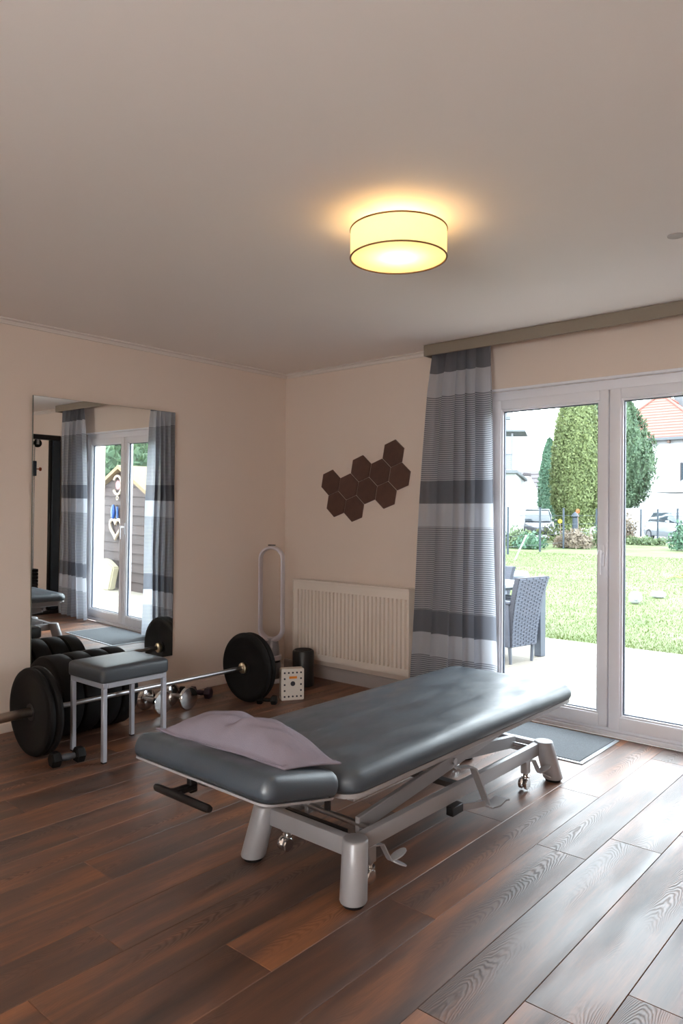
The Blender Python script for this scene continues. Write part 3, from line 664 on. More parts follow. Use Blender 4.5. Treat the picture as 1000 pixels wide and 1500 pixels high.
# ================================================================ BARBELL AND PLATES
BX, BZ, PR = .545, .2425, .2425
t = thing('barbell', 'long steel barbell lying along the left wall with plates at both ends', 'barbell', (BX, -1.63, BZ))
b = BM(); cyl(b, (BX, -2.40, BZ), (BX, -.937, BZ), .0145, n=20); obj('bar', b, 'steel', t)
for y0, y1 in ((-2.40, -2.84), (-.937, -.85)):
    b = BM(); cyl(b, (BX, y0, BZ), (BX, y1, BZ), .0255, n=24, ch=.003); obj('sleeve', b, 'darksteel', t)
    s = 1 if y0 < -2 else -1
    b = BM(); lathe(b, [(.02, 0), (.038, .003), (.038, .02), (.03, .026), (.02, .028)], (BX, y0, BZ), (0, s, 0), n=28); obj('collar', b, 'brass', t)
def plate(x, y, R, th, label, group, base_z=None):
    """disc facing along the bar; y is the near face"""
    t = thing('bumper_plate', label, 'weight plate', (x, y+th/2, base_z if base_z is not None else R), group)
    z = t.location.z; h = th/2
    prof = [(.0262, -h+.012), (.06, -h+.012), (.075, -h+.004), (R*.80, -h+.004), (R*.83, -h), (R-.018, -h), (R-.006, -h+.006), (R, -h+.018), (R, h-.018), (R-.006, h-.006), (R-.018, h), (R*.83, h), (R*.80, h-.004), (.075, h-.004), (.06, h-.012), (.0262, h-.012), (.0262, -h+.012)]
    b = BM(); lathe(b, prof, (x, y+th/2, z), (0, 1, 0), n=72, capped=False); obj('rubber_disc', b, 'rubber', t, 35)
    b = BM(); lathe(b, [(.0258, -h+.010), (.046, -h+.010), (.046, h-.010), (.0258, h-.010), (.0258, -h+.010)], (x, y+th/2, z), (0, 1, 0), n=32, capped=False); obj('hub', b, 'blackplastic', t, 35)
    return t
plate(BX, -2.444, PR, .042, 'inner black bumper plate on the near end of the barbell', None)
plate(BX, -2.488, PR-.003, .042, 'outer black bumper plate on the near end of the barbell, bar end sticking out', None, PR)
plate(BX, -.935, PR, .044, 'inner black bumper plate on the far end of the barbell, beside the chrome collar', None)
plate(BX, -.889, PR-.003, .044, 'outer black bumper plate on the far end of the barbell, nearest the fan', None, PR)
for y, th, lb_ in ((-2.275, .135, 'widest black bumper plate in the row under the mirror, nearest the camera'), (-2.132, .118, 'second black bumper plate of the row under the mirror'),
                   (-2.006, .112, 'third black bumper plate of the row under the mirror'), (-1.886, .105, 'last black bumper plate of the row, nearest the chrome dumbbells')):
    plate(.295, y, PR-.002, th, lb_, 'bumper plates standing in a row under the mirror')

# ================================================================ SMALL DUMBBELLS
def hexbell(loc, ang, L, R, label, mat, hmat):
    t = thing('dumbbell', label, 'dumbbell', (loc[0], loc[1], 0)); d = Vector((math.cos(ang), math.sin(ang), 0)); c = Vector((loc[0], loc[1], R*.87))
    for s in (-1, 1):
        b = BM(); m = Matrix.Translation(c+d*s*L*.36) @ frameZ(d); w = L*.14
        rings = []
        for rr, z in ((R*.8, -w), (R, -w*.7), (R, w*.7), (R*.8, w)):
            rings.append([b.verts.new(m @ (Matrix.Rotation(0, 4, 'Z') @ Vector((rr*math.cos(PI/3*k), rr*math.sin(PI/3*k), z)))) for k in range(6)])
        for A_, B_ in zip(rings, rings[1:]):
            for k in range(6): b.faces.new((A_[k], A_[(k+1) % 6], B_[(k+1) % 6], B_[k]))
        b.faces.new(list(reversed(rings[0]))); b.faces.new(rings[-1]); lo = min((v.co.z for v in b.verts)); bmesh.ops.translate(b, verts=b.verts, vec=(0, 0, 0)); obj('weight_head', b, mat, t, 20)
    b = BM(); tube(b, [c-d*L*.24, c-d*L*.1, c, c+d*L*.1, c+d*L*.24], [R*.36, R*.42, R*.46, R*.42, R*.36], 12); obj('grip', b, hmat, t)
    return t
hexbell((.80, -2.40), 1.45, .18, .043, 'small black dumbbell with grey grip wedged against the near barbell plate', 'rubber', 'dgrip')
hexbell((.70, -.86), .55, .14, .034, 'small black dumbbell on the floor in front of the far barbell plate', 'rubber', 'rubber')
hexbell((.215, -1.06), .5, .17, .042, 'plum coloured dumbbell lying by the left wall, right of the chrome ones', 'purple', 'purple')
hexbell((.12, -1.22), .8, .16, .05, 'black dumbbell behind the chrome dumbbells against the left wall', 'rubber', 'rubber')
def chromebell(p, ang, label):
    t = thing('chrome_dumbbell', label, 'dumbbell', (p[0], p[1], 0)); R = .076; d = Vector((math.cos(ang), math.sin(ang), 0)); c = Vector((p[0], p[1], R))
    for s in (-1, 1):
        b = BM(); lathe(b, [(.012, 0), (.045, .004), (R-.01, .012), (R, .02), (R, .038), (R-.003, .042), (R-.03, .0455), (.01, .049)], c+d*s*.055, d*s, n=40); obj('chrome_disc', b, 'chrome', t, 30)
    b = BM(); tube(b, [c-d*.06, c-d*.03, c, c+d*.03, c+d*.06], [.014, .017, .018, .017, .014], 14); obj('grip', b, 'steel', t)
    return t
chromebell((.29, -1.505), .10, 'chrome disc dumbbell on the floor, partly behind a stool leg'); chromebell((.325, -1.325), .12, 'chrome disc dumbbell on the floor, right of the stool leg')

# ================================================================ FAN, CAN, BOX
FX, FY = .218, -.362
t = thing('tower_fan', 'white bladeless tower fan with an oval loop standing in the corner', 'fan', (FX, FY, 0))
fd = Vector((math.cos(YAW-.15), math.sin(YAW-.15), 0)); fn = Vector((-fd.y, fd.x, 0))   # loop plane faces into the room
b = BM(); cyl(b, (FX, FY, 0), (FX, FY, .03), .105, .10, n=36, ch=.004); obj('base_plate', b, 'fan', t)
b = BM(); cyl(b, (FX, FY, .03), (FX, FY, .155), .078, .075, n=36); obj('perforated_body', b, 'fansilver', t)
b = BM(); cyl(b, (FX, FY, .155), (FX, FY, .172), .07, n=32); obj('dark_ring', b, 'blackplastic', t)
b = BM(); cyl(b, (FX, FY, .172), (FX, FY, .21), .080, n=36, ch=.003); obj('control_ring', b, 'fan', t)
b = BM(); cyl(b, (FX, FY, .21), (FX, FY, .275), .066, .062, n=32); cyl(b, (FX, FY, .275), (FX, FY, .345), .062, .05, n=32); obj('neck', b, 'fansilver', t)
zc0, zc1, hw = .42, .965, .088; path = []
for k in range(17): a = PI+PI*k/16; path.append((hw*math.cos(a), zc0+hw*math.sin(a)))
for k in range(9): path.append((hw, zc0+(zc1-zc0)*(k+1)/10))
for k in range(17): a = PI*k/16; path.append((hw*math.cos(a), zc1+hw*math.sin(a)))
for k in range(9): path.append((-hw, zc1-(zc1-zc0)*(k+1)/10))
# airfoil loop: outer/inner width and depth
b = BM(); N = len(path); rings = []
for i in range(N):
    p = Vector(path[i]); q0, q1 = Vector(path[i-1]), Vector(path[(i+1) % N]); d = (q1-q0).normalized(); nr = Vector((d.y, -d.x))
    w = .017+(.012*max(0, (zc0-path[i][1])/hw)); sec = []
    for k in range(14):
        a = 2*PI*k/14; o2 = nr*w*math.cos(a)*(1 if math.cos(a) > 0 else .6); dp = .052*math.sin(a)
        pp = Vector((FX, FY, 0))+fd*(p.x+o2.x)+Vector((0, 0, p.y+o2.y))+fn*dp; sec.append(b.verts.new(pp))
    rings.append(sec)
for i in range(N):
    A_, B_ = rings[i], rings[(i+1) % N]
    for k in range(14): b.faces.new((A_[k], A_[(k+1) % 14], B_[(k+1) % 14], B_[k]))
obj('air_loop', b, 'fan', t, 60)
b = BM(); tp = Vector((FX, FY, zc1+hw+.019)); prism(b, [tp+fd*x-fn*.03 for x in ()] or [tp-fd*.028-fn*.012, tp+fd*.028-fn*.012, tp+fd*.028+fn*.012, tp-fd*.028+fn*.012], (0, 0, .008)); obj('remote', b, 'blackplastic', t)

t = thing('speaker_can', 'black cylindrical can standing on the floor under the left end of the radiator', 'canister', (.50, -.29, 0))
b = BM(); lathe(b, [(.078, 0), (.082, .004), (.083, .262), (.078, .272), (.07, .275)], (.50, -.29, 0), n=40); obj('body', b, 'blackplastic', t)
b = BM(); lathe(b, [(.066, .2752), (.066, .279), (.002, .2795)], (.50, -.29, 0), n=40, capped=False); obj('lid', b, 'rubber', t)

t = thing('game_box', 'cream box with rows of small dark holes and an orange label', 'box', (.72, -.62, 0))
p_f0, p_f1 = Vector((.715, -.735, 0)), Vector((.80, -.60, 0))      # bottom edge of the front face, left to right
fx = (p_f1-p_f0).normalized(); fw = .165; fdp = Vector((-fx.y, fx.x, 0))*.075; p_f1 = p_f0+fx*fw; bh = .222
b = BM(); prism(b, [p_f0, p_f1, p_f1+fdp, p_f0+fdp], (0, 0, bh)); bmesh.ops.bevel(b, geom=list(b.edges), offset=.004, segments=2, affect='EDGES'); obj('case', b, 'box', t)
b = BM(); sp = p_f0+fdp*.22; prism(b, [sp-fx*.0015, sp+fx*.002, sp+fx*.002+fdp*.56, sp-fx*.0015+fdp*.56], (0, 0, bh-.05)); bmesh.ops.translate(b, verts=b.verts, vec=(0, 0, .025)); obj('side_panel', b, 'boxside', t)
fo = -fdp.normalized()
def fpt(u, v, d=0.): return p_f0+fx*(u*fw)+Vector((0, 0, v*bh))+fo*d
cs = [.14+.18*i for i in range(5)]; vsq = [.12+.19*i for i in range(5)]
hd_ = [(u, vsq[0]) for u in cs]+[(u, vsq[-1]) for u in cs]+[(cs[0], v) for v in vsq[1:-1]]+[(cs[-1], v) for v in vsq[1:-1]]
for (u, v) in hd_:
    b = BM(); cyl(b, fpt(u, v, -.002), fpt(u, v, .0016), .0068, n=10); obj('hole', b, 'dot', t, None)
b = BM(); cyl(b, fpt(.5, .53, -.002), fpt(.5, .53, .0016), .017, n=20); hb = obj('centre_emblem', b, 'dot', t, None)
b = BM(); prism(b, [fpt(.34, .69, -.001), fpt(.68, .69, -.001), fpt(.68, .765, -.001), fpt(.34, .765, -.001)], fo*.003); obj('orange_label', b, 'orange', t, None)

# ================================================================ DOOR MAT
t = thing('door_mat', 'grey door mat with pale metal edging inside the patio door', 'mat', (2.36, -.31, 0))
b = BM(); box(b, (1.92, -.565, .0005), (2.825, -.055, .009), .002); obj('mat_pile', b, 'mat', t)
b = BM(); box(b, (1.895, -.59, .0005), (2.85, -.566, .006), .002); box(b, (1.895, -.566, .0005), (1.919, -.05, .006), .002); box(b, (2.826, -.566, .0005), (2.85, -.05, .006), .002); obj('edge_trim', b, 'matedge', t)

# ================================================================ CABLE MACHINE (seen only in the mirror)
t = thing('cable_machine', 'black cable pulley machine with orange knob, seen in the mirror left of the far curtain', 'gym machine', (4.22, -.22, 0))
b = BM(); box(b, (4.12, -.36, 0), (4.42, -.02, .04), .005); obj('base', b, 'blackplastic', t)
b = BM(); box(b, (4.16, -.13, .04), (4.28, -.03, 2.10), .008); obj('upright', b, 'fence', t)
b = BM(); box(b, (4.17, -.155, .04), (4.23, -.131, 2.10), .004); obj('rail_strip', b, 'rubber', t)
b = BM(); box(b, (4.16, -.42, 2.10), (4.26, -.03, 2.16), .008); tb = obj('top_beam', b, 'blackplastic', t)
b = BM(); lathe(b, [(.012, -.012), (.05, -.012), (.042, 0), (.05, .012), (.012, .012)], (4.21, -.30, 2.055), (1, 0, 0), n=28); pu = obj('pulley', b, 'rubber', tb); b = BM(); box(b, (4.194, -.315, 2.04), (4.197, -.285, 2.11)); box(b, (4.223, -.315, 2.04), (4.226, -.285, 2.11)); obj('pulley_bracket', b, 'steel', tb)
for y in (-.335, -.365):
    b = BM(); cyl(b, (4.21, y, .04), (4.21, y, 2.1), .009, n=10); obj('guide_rod', b, 'chrome', t)
b = BM(); box(b, (4.17, -.38, 1.66), (4.25, -.32, 1.84), .006); ca = obj('carriage', b, 'fence', t)
b = BM(); cyl(b, (4.21, -.32, 1.745), (4.21, -.275, 1.745), .006, n=8); lathe(b, [(.006, 0), (.022, .004), (.022, .022), (.01, .028)], (4.21, -.275, 1.745), (0, 1, 0), n=16); obj('orange_knob', b, 'red', ca)
for k in range(12):
    b = BM(); box(b, (4.13, -.40, .05+k*.042), (4.29, -.30, .088+k*.042), .004); obj('weight_block', b, 'rubber', t)
# ================================================================ OUTDOORS
G = -.06
b = BM(); box(b, (-60, 3.37, G-.12), (60, 40.5, G-.004)); lawn = struct('lawn', b, 'lawn')
b = BM(); box(b, (-70, 31.9, G-.1), (70, 120, G-.002)); struct('driveway', b, 'asphalt')
b = BM(); box(b, (-4, .26, G-.1), (9, 3.36, G-.032)); ter = struct('terrace', b, 'dgrey')
me0 = None
for i in range(-6, 13):
    for j in range(5):
        sx, sy = .6, .6175; cx, cy = i*sx+.3, .26+.012+j*sy+sy/2
        if me0 is None:
            b = BM(); box(b, (-sx/2+.002, -sy/2+.002, -.03), (sx/2-.002, sy/2-.002, 0), .002); me0 = bpy.data.meshes.new('paving_slab'); b.to_mesh(me0); b.free(); me0.materials.append(M['slab'])
        o = bpy.data.objects.new('paving_slab', me0); COL.objects.link(o); o.parent = ter; o.location = (cx, cy, G+random.uniform(-.0006, .0006))
# grass blades
def blades(n, x0, x1, y0, y1, h, w, name, mat='grass'):
    x = rng.uniform(x0, x1, n); y = y0+(y1-y0)*rng.uniform(0, 1, n)**1.6; a = rng.uniform(0, 2*PI, n); hh = h*rng.uniform(.5, 1.3, n); lean = rng.normal(0, .5, (n, 2))*hh[:, None]
    base = np.stack([x, y, np.full(n, G-.006)], 1); d = np.stack([np.cos(a), np.sin(a), 0*a], 1)*(w*(1+.05*y))[:, None]
    V = np.concatenate([base-d, base+d, base+np.stack([lean[:, 0], lean[:, 1], hh], 1)], 0); F = np.stack([np.arange(n), np.arange(n)+n, np.arange(n)+2*n], 1)
    return V, F
V, F = blades(110000, -9, 6, 3.38, 20, .03, .0035, 'grass'); o = npobj('grass', V, F, 'grass', None, 'stuff'); tag(o, 'short bright green lawn grass between terrace and fence', 'grass')

def foliage(pts, nrm, w, h, up=.35):
    """quads scattered at pts facing roughly nrm"""
    n = len(pts); nrm = nrm+rng.normal(0, .45, (n, 3)); nrm /= np.linalg.norm(nrm, axis=1)[:, None]
    r_ = rng.normal(0, 1, (n, 3)); r_[:, 2] += up*4; u = r_-(r_*nrm).sum(1)[:, None]*nrm; u /= np.linalg.norm(u, axis=1)[:, None]; v = np.cross(nrm, u)
    ww = (w*rng.uniform(.6, 1.3, n))[:, None]; hh = (h*rng.uniform(.6, 1.3, n))[:, None]
    V = np.concatenate([pts-v*ww, pts-v*ww*.7+u*hh*.6+nrm*.1*hh, pts+u*hh+nrm*.25*hh, pts+v*ww+u*hh*.2], 0); i = np.arange(n); F = np.stack([i, i+3*n, i+2*n, i+n], 1)
    return V, F
def conifer(name, x, y, Ht, R, shape, mat, label, n, z0=.2, leaf=(.09, .28), cat='tree', lump=.12):
    t = thing(name, label, cat, (x, y, G))
    b = BM(); tube(b, [(x, y, G), (x+.03, y, G+Ht*.3), (x, y, G+Ht*.75)], [R*.1, R*.08, R*.03], 10); obj('trunk', b, 'bark', t)
    def prof(u): return shape(u)
    u = rng.uniform(0, 1, n)**.9; a = rng.uniform(0, 2*PI, n); lum = 1+lump*np.sin(5*a+9*u)+lump*.8*np.sin(11*a-17*u)
    rr = R*np.array([prof(q) for q in u])*lum*rng.uniform(.82, 1.02, n)
    pts = np.stack([x+rr*np.cos(a), y+rr*np.sin(a), G+z0+u*(Ht-z0)], 1); nr = np.stack([np.cos(a), np.sin(a), np.full(n, .25)], 1)
    V, F = foliage(pts, nr, leaf[0], leaf[1]); V0 = len(V)
    # solid core added inside the crown to block light
    m, k = 14, 14; vs, fs = [], []
    for j in range(m+1):
        q = j/m; r_ = max(.01, R*prof(min(.995, q))*.74)
        for i in range(k): vs.append((x+r_*math.cos(2*PI*i/k), y+r_*math.sin(2*PI*i/k), G+z0+q*(Ht-z0)*.97))
    for j in range(m):
        for i in range(k): fs.append((j*k+i, j*k+(i+1) % k, (j+1)*k+(i+1) % k, (j+1)*k+i))
    npobj('foliage', np.concatenate([V, np.array(vs)]), F.tolist()+[tuple(q+V0 for q in f) for f in fs], mat, t, None)
    return t
col_ = lambda u: (min(1, .62+u*2.2) if u < .2 else 1.0)*max(0, 1-max(0, (u-.35)/.65)**2.4)**.75
conifer('thuja', -10.12, 29.6, 7.9, 1.16, col_, 'thuja', 'tall yellow-green columnar thuja beyond the garden fence', 26000, .7, (.045, .13), lump=.05)
conifer('thuja', -14.5, 36, 5.7, .62, col_, 'conifer', 'slim blue-green conifer standing left of the yellow-green thuja', 9000, .4, (.05, .16), lump=.07)
egg2 = lambda u: max(0, math.sin(PI*min(1, .10+.9*u**.85)))**.75*(1-.28*max(0, u-.45))
egg = lambda u: max(0, math.sin(PI*min(1, .12+u*.9)))**.7
conifer('dark_conifer', -11.25, 38.5, 8.4, 1.75, egg2, 'darkconifer', 'broad dark green tree behind the thuja, half hidden by the door stile', 15000, 1.7, (.06, .2), lump=.13)
conifer('dark_conifer', -13.1, 40, 9.6, 1.0, col_, 'darkconifer', 'narrow dark green tree right behind the thuja, beside the door stile', 6000, .6, (.06, .2))
def bush(x, y, w, h, mat, label, n=900, d=.6, leaf=(.05, .14)):
    t = thing('shrub', label, 'shrub', (x, y, G)); b = BM()
    for k in range(5):
        a = k*1.3; tube(b, [(x, y, G), (x+w*.3*math.cos(a), y+d*.3*math.sin(a), G+h*.6)], [.02, .008], 6)
    obj('stem', b, 'bark', t)
    p = rng.normal(0, 1, (n, 3)); p /= np.linalg.norm(p, axis=1)[:, None]; p[:, 2] = np.abs(p[:, 2]); s = rng.uniform(.45, 1, n)[:, None]*(1+.2*np.sin(4*p[:, :1]*3))
    pts = np.array([x, y, G+.03])+p*s*np.array([w, d, h]); V, F = foliage(pts, p, *leaf); npobj('foliage', V, F, mat, t)
bush(-9.6, 22.4, .75, .75, 'shrub', 'green shrub at the foot of the white house wall')
bush(-8.7, 22.0, .6, .55, 'conifer', 'low dark green shrub right of the leaning white pole')
bush(-8.2, 24.4, .55, .6, 'dry', 'dry tan shrub in front of the parked grey car')
bush(-7.6, 23.8, .8, .65, 'dry', 'brown dry shrub under the thuja')
bush(-7.0, 25.2, .7, .9, 'shrub', 'green shrub under the thuja, beside the door stile')
bush(-10.2, 29.0, 1.5, 1.3, 'thuja', 'low yellow-green growth at the foot of the thuja')
bush(-8.3, 31.2, .5, 1.2, 'dry', 'dry bush left of the fence post beside the white car')
bush(-3.9, 25.1, .6, 1.1, 'conifer', 'dark green shrub at the right edge of the glass, before the car', 900)
bush(-6.9, 29.3, 1.4, .3, 'shrub', 'low grassy growth along the fence in front of the white car')

# fence: single posts with thin wires
fp = [(-9.85, 17.6), (-7.54, 18.0), (-7.54, 20.4), (-7.9, 23.2), (-8.10, 27.0), (-7.77, 31.6), (-6.42, 29.8), (-4.26, 25.3), (-2.3, 21.5), (-.5, 18.0)]
t = thing('garden_fence', 'blue-grey wire fence on slim posts at the end of the lawn', 'fence', (-7, 25, G))
for i, (x, y) in enumerate(fp):
    b = BM(); obox(b, (x, y, G+.78), (.07, .07, 1.58), Matrix.Rotation(.5, 4, 'Z'), .008); pst = obj('fence_post', b, 'fence', t)
    b = BM(); obox(b, (x, y, G+1.585), (.085, .085, .03), Matrix.Rotation(.5, 4, 'Z'), .008); obj('post_cap', b, 'fence', pst)
for z in (.25, .6, .95, 1.3):
    b = BM(); tube(b, [(x, y, G+z) for x, y in fp[1:]], .006, 5); obj('fence_wire', b, 'fence', t)
# neighbouring white house at the left
t = thing('white_house', 'white flat-roofed neighbour house at the left of the view', 'house', (-13, 26, G))
hR = Matrix.Translation((-10.42, 24, 0)) @ Matrix.Rotation(math.radians(24), 4, 'Z')
def hb(fn, name, mat):
    b = BM(); fn(b); xf(b.verts, hR); return obj(name, b, mat, t, None)
hb(lambda b: box(b, (-8, 0, G), (0, 8, 3.0)), 'lower_storey', 'render')
hb(lambda b: box(b, (-8.2, -.3, 3.0), (.12, 8.2, 3.16), .02), 'roof_slab', 'dgrey')
hb(lambda b: box(b, (-8, .3, 3.16), (-.62, 7.5, 6.8)), 'upper_storey', 'render')
hb(lambda b: prism(b, [(-8.2, -.4, 5.0), (.42, -.4, 4.74), (.42, -.4, 4.82), (-8.2, -.4, 5.12)], (0, 2.2, 0)), 'canopy', 'dgrey')
hb(lambda b: box(b, (-.17, .02, 3.16), (-.10, .09, 4.8)), 'balcony_post', 'carsilver')
hb(lambda b: box(b, (-.75, .02, 3.2), (-.17, .07, 3.82), .005), 'balcony_panel', 'carsilver')
hb(lambda b: box(b, (-.78, .01, 3.8), (-.1, .08, 3.86), .005), 'balcony_rail', 'dgrey')
hb(lambda b: (cyl(b, (-.62, .35, 5.65), (-.35, .1, 5.65), .03, n=8), box(b, (-.48, -.05, 5.3), (-.22, .15, 5.45), .02), cyl(b, (-.35, .1, 5.45), (-.4, .15, 5.65), .03, n=8)), 'floodlight', 'dgrey')
hb(lambda b: box(b, (-3.3, -.015, .9), (-2.2, .03, 2.2)), 'window', 'carglass')
# houses far behind
def gable(name, label, x0, x1, y0, y1, he, hr, wm, rm, courses):
    t = thing(name, label, 'house', ((x0+x1)/2, (y0+y1)/2, G)); ym = (y0+y1)/2
    b = BM(); prism(b, [(x0, y0, G), (x0, y1, G), (x0, y1, he), (x0, ym, hr), (x0, y0, he)], (x1-x0, 0, 0)); obj('wall', b, wm, t, None)
    b = BM(); n = courses
    for s, ye in ((-1, y0-.5), (1, y1+.5)):
        for k in range(n):
            f0, f1 = k/n, (k+1.15)/n; za, zb2 = he-.25+(hr+.1-he+.25)*f0, he-.25+(hr+.1-he+.25)*min(1, f1); ya, yb2 = ye+(ym-ye)*f0, ye+(ym-ye)*min(1, f1)
            prism(b, [(x0-.4, ya, za+.10), (x0-.4, yb2, zb2+.04), (x0-.4, yb2, zb2), (x0-.4, ya, za+.04)], (x1-x0+.8, 0, 0))
    o = obj('roof_tiles', b, rm, t, None); o['kind'] = 'stuff'
    return t
gable('gabled_house', 'small far house with mauve roof and white gable, left of the conifer', -25, -20.5, 44, 54, 1.8, 4.5, 'render', 'slate', 9)
t = thing('white_gable', 'white gable end wall in front of the mauve roof, far left', 'house', (-19.8, 42.5, G))
b = BM(); prism(b, [(-20.55, 42.4, G), (-18.4, 42.4, G), (-18.4, 42.4, 2.2), (-19.35, 42.4, 3.9), (-20.55, 42.4, 2.3)], (0, .9, 0)); obj('wall', b, 'render', t, None)
b = BM(); prism(b, [(-20.75, 42.3, 2.1), (-19.35, 42.3, 3.95), (-19.35, 42.3, 4.12), (-20.75, 42.3, 2.27)], (0, 1.1, 0)); obj('roof', b, 'slate', t, None)
# red hipped house
t = thing('red_roof_house', 'white house with a red hipped tile roof behind the parked car', 'house', (-9, 53, G))
hx0, hx1, hy0, hy1, he, hr = -16.4, -8.6, 47.6, 57, 6.5, 9.95
b = BM(); box(b, (hx0+.4, hy0+.4, G), (hx1-.4, hy1-.4, he)); obj('wall', b, 'render', t, None)
b = BM(); nC = 15; rx0, rx1, ry = -13.5, -13.1, 52.0
for k in range(nC):
    f0, f1 = k/nC, min(1, (k+1.12)/nC)
    def rect(f): return hx0+(rx0-hx0)*f, hx1+(rx1-hx1)*f, hy0+(ry-hy0)*f, hy1+(ry+.6-hy1)*f
    a0, a1 = rect(f0), rect(f1); z0_, z1_ = he+(hr-he)*f0, he+(hr-he)*f1
    q = [[b.verts.new(p) for p in ((A_[0], A_[2], z), (A_[1], A_[2], z), (A_[1], A_[3], z), (A_[0], A_[3], z))] for A_, z in ((a0, z0_-.02), (a0, z0_+.09), (a1, z1_+.03))]
    for A_, B_ in zip(q, q[1:]):
        for i in range(4): b.faces.new((A_[i], A_[(i+1) % 4], B_[(i+1) % 4], B_[i]))
    if k == nC-1: b.faces.new(q[-1])
o = obj('roof_tiles', b, 'rooftile', t, None); o['kind'] = 'stuff'
for sg in range(4):
    c0 = [(hx0, hy0), (hx1, hy0), (hx1, hy1), (hx0, hy1)][sg]; c1 = [(rx0, ry), (rx1, ry), (rx1, ry+.6), (rx0, ry+.6)][sg]
    b = BM(); tube(b, [(c0[0], c0[1], he+.1), (c1[0], c1[1], hr+.1)], .09, 6); obj('hip_ridge', b, 'rooftile', t)
b = BM(); box(b, (hx0-.05, hy0-.12, he-.18), (hx1+.05, hy0+.05, he+.02), .02); obj('gutter', b, 'dgrey', t)
for k in range(7):
    b = BM(); box(b, (hx0+.8+k*1.02, hy0+.05, he-.36), (hx0+.95+k*1.02, hy0+.45, he-.16)); obj('rafter_end', b, 'bark', t)
b = BM(); box(b, (-12.75, 53.2, 8.4), (-12.1, 53.9, 10.5), .02); obj('chimney', b, 'dgrey', t)
for x, z in ((-10.75, 3.5),):
    b = BM(); box(b, (x, hy0+.34, z), (x+1.1, hy0+.43, z+1.3)); wn = obj('window', b, 'slate', t); b = BM(); box(b, (x+.08, hy0+.32, z+.08), (x+1.02, hy0+.345, z+1.22)); obj('pane', b, 'carglass', wn)
# carport porch at the right
t = thing('porch', 'small white porch with a pale grey pitched roof at the right edge', 'porch', (-6, 39, G))
b = BM(); box(b, (-9.05, 37.6, 2.5), (-4, 40.6, 2.7), .03); obj('eave_slab', b, 'render', t)
b = BM(); prism(b, [(-8.4, 37.8, 2.7), (-4, 37.8, 2.7), (-4, 39.2, 3.7), (-7.4, 39.2, 3.7)], (0, 1.2, 0)); obj('roof', b, 'dgrey', t, None)
b = BM(); box(b, (-7.6, 37.9, G), (-7.35, 40.5, 2.5)); box(b, (-7.35, 38.9, G), (-4, 40.5, 2.5)); obj('wall', b, 'paper', t, None)
b = BM(); box(b, (-7.3, 38.8, .3), (-6.2, 38.89, 2.4), .01); obj('door_panel', b, 'fence', t)
# parked cars
def car(x, y, ang, paint, label, L=4.2, Wd=1.75, Ht=1.5):
    t = thing('car', label, 'car', (x, y, G)); R = Matrix.Translation((x, y, G)) @ Matrix.Rotation(ang, 4, 'Z')
    def loft(secs, mat, name):
        b = BM(); rings = []
        for (px_, w, z0, z1, tw) in secs:
            rings.append([b.verts.new(R @ Vector(p)) for p in ((px_, -w, z0), (px_, w, z0), (px_, w*1.0, (z0+z1)/2), (px_, tw, z1), (px_, -tw, z1), (px_, -w*1.0, (z0+z1)/2))])
        for A_, B_ in zip(rings, rings[1:]):
            for i in range(6): b.faces.new((A_[i], A_[(i+1) % 6], B_[(i+1) % 6], B_[i]))
        b.faces.new(list(reversed(rings[0]))); b.faces.new(rings[-1]); bmesh.ops.bevel(b, geom=list(b.edges), offset=.03, segments=1, affect='EDGES'); return obj(name, b, mat, t, 50)
    h, w = L/2, Wd/2
    loft([(-h, w*.86, .34, .92, w*.8), (-h*.8, w, .25, 1.0, w*.9), (0, w, .24, .96, w*.92), (h*.45, w, .24, .93, w*.9), (h*.8, w*.95, .25, .84, w*.8), (h, w*.78, .32, .68, w*.66)], paint, 'body')
    loft([(-h*.86, w*.78, .95, 1.05, w*.7), (-h*.66, w*.84, .95, Ht-.06, w*.66), (-.1, w*.84, .95, Ht, w*.68), (h*.12, w*.84, .95, Ht-.05, w*.66), (h*.5, w*.8, .92, .98, w*.74)], 'carglass', 'cabin_glass')
    loft([(-h*.68, w*.70, Ht-.09, Ht-.03, w*.66), (-.1, w*.72, Ht-.06, Ht+.02, w*.66), (h*.14, w*.70, Ht-.09, Ht-.02, w*.64)], paint, 'roof')
    for sx in (-h*.62, h*.62):
        for sy in (-1, 1):
            b = BM(); c0 = R @ Vector((sx, sy*(w-.18), .31)); c1 = R @ Vector((sx, sy*(w+.01), .31)); cyl(b, c0, c1, .31, n=20, ch=.03); wh = obj('wheel', b, 'tyre', t)
            b = BM(); cyl(b, R @ Vector((sx, sy*(w-.02), .31)), R @ Vector((sx, sy*(w+.02), .31)), .19, n=14); obj('hubcap', b, 'carsilver', wh)
    for sy in (-1, 1):
        b = BM(); obox(b, R @ Vector((h*.93, sy*w*.62, .66)), (.12, .34, .14), Matrix.Rotation(ang, 4, 'Z'), .02); obj('headlight', b, 'carglass', t)
        b = BM(); obox(b, R @ Vector((h*.28, sy*(w+.08), 1.0)), (.12, .18, .12), Matrix.Rotation(ang, 4, 'Z'), .02); obj('wing_mirror', b, paint, t)
    b = BM(); obox(b, R @ Vector((h*.985, 0, .42)), (.05, .9, .14), Matrix.Rotation(ang, 4, 'Z'), .01); obj('grille', b, 'tyre', t)
car(-7.05, 35.0, -.75, 'carwhite', 'white car parked behind the fence below the red-roofed house')
car(-13.6, 32.6, -1.15, 'carsilver', 'silver car parked beside the white flat-roofed house', 4.3, 1.8, 1.62)
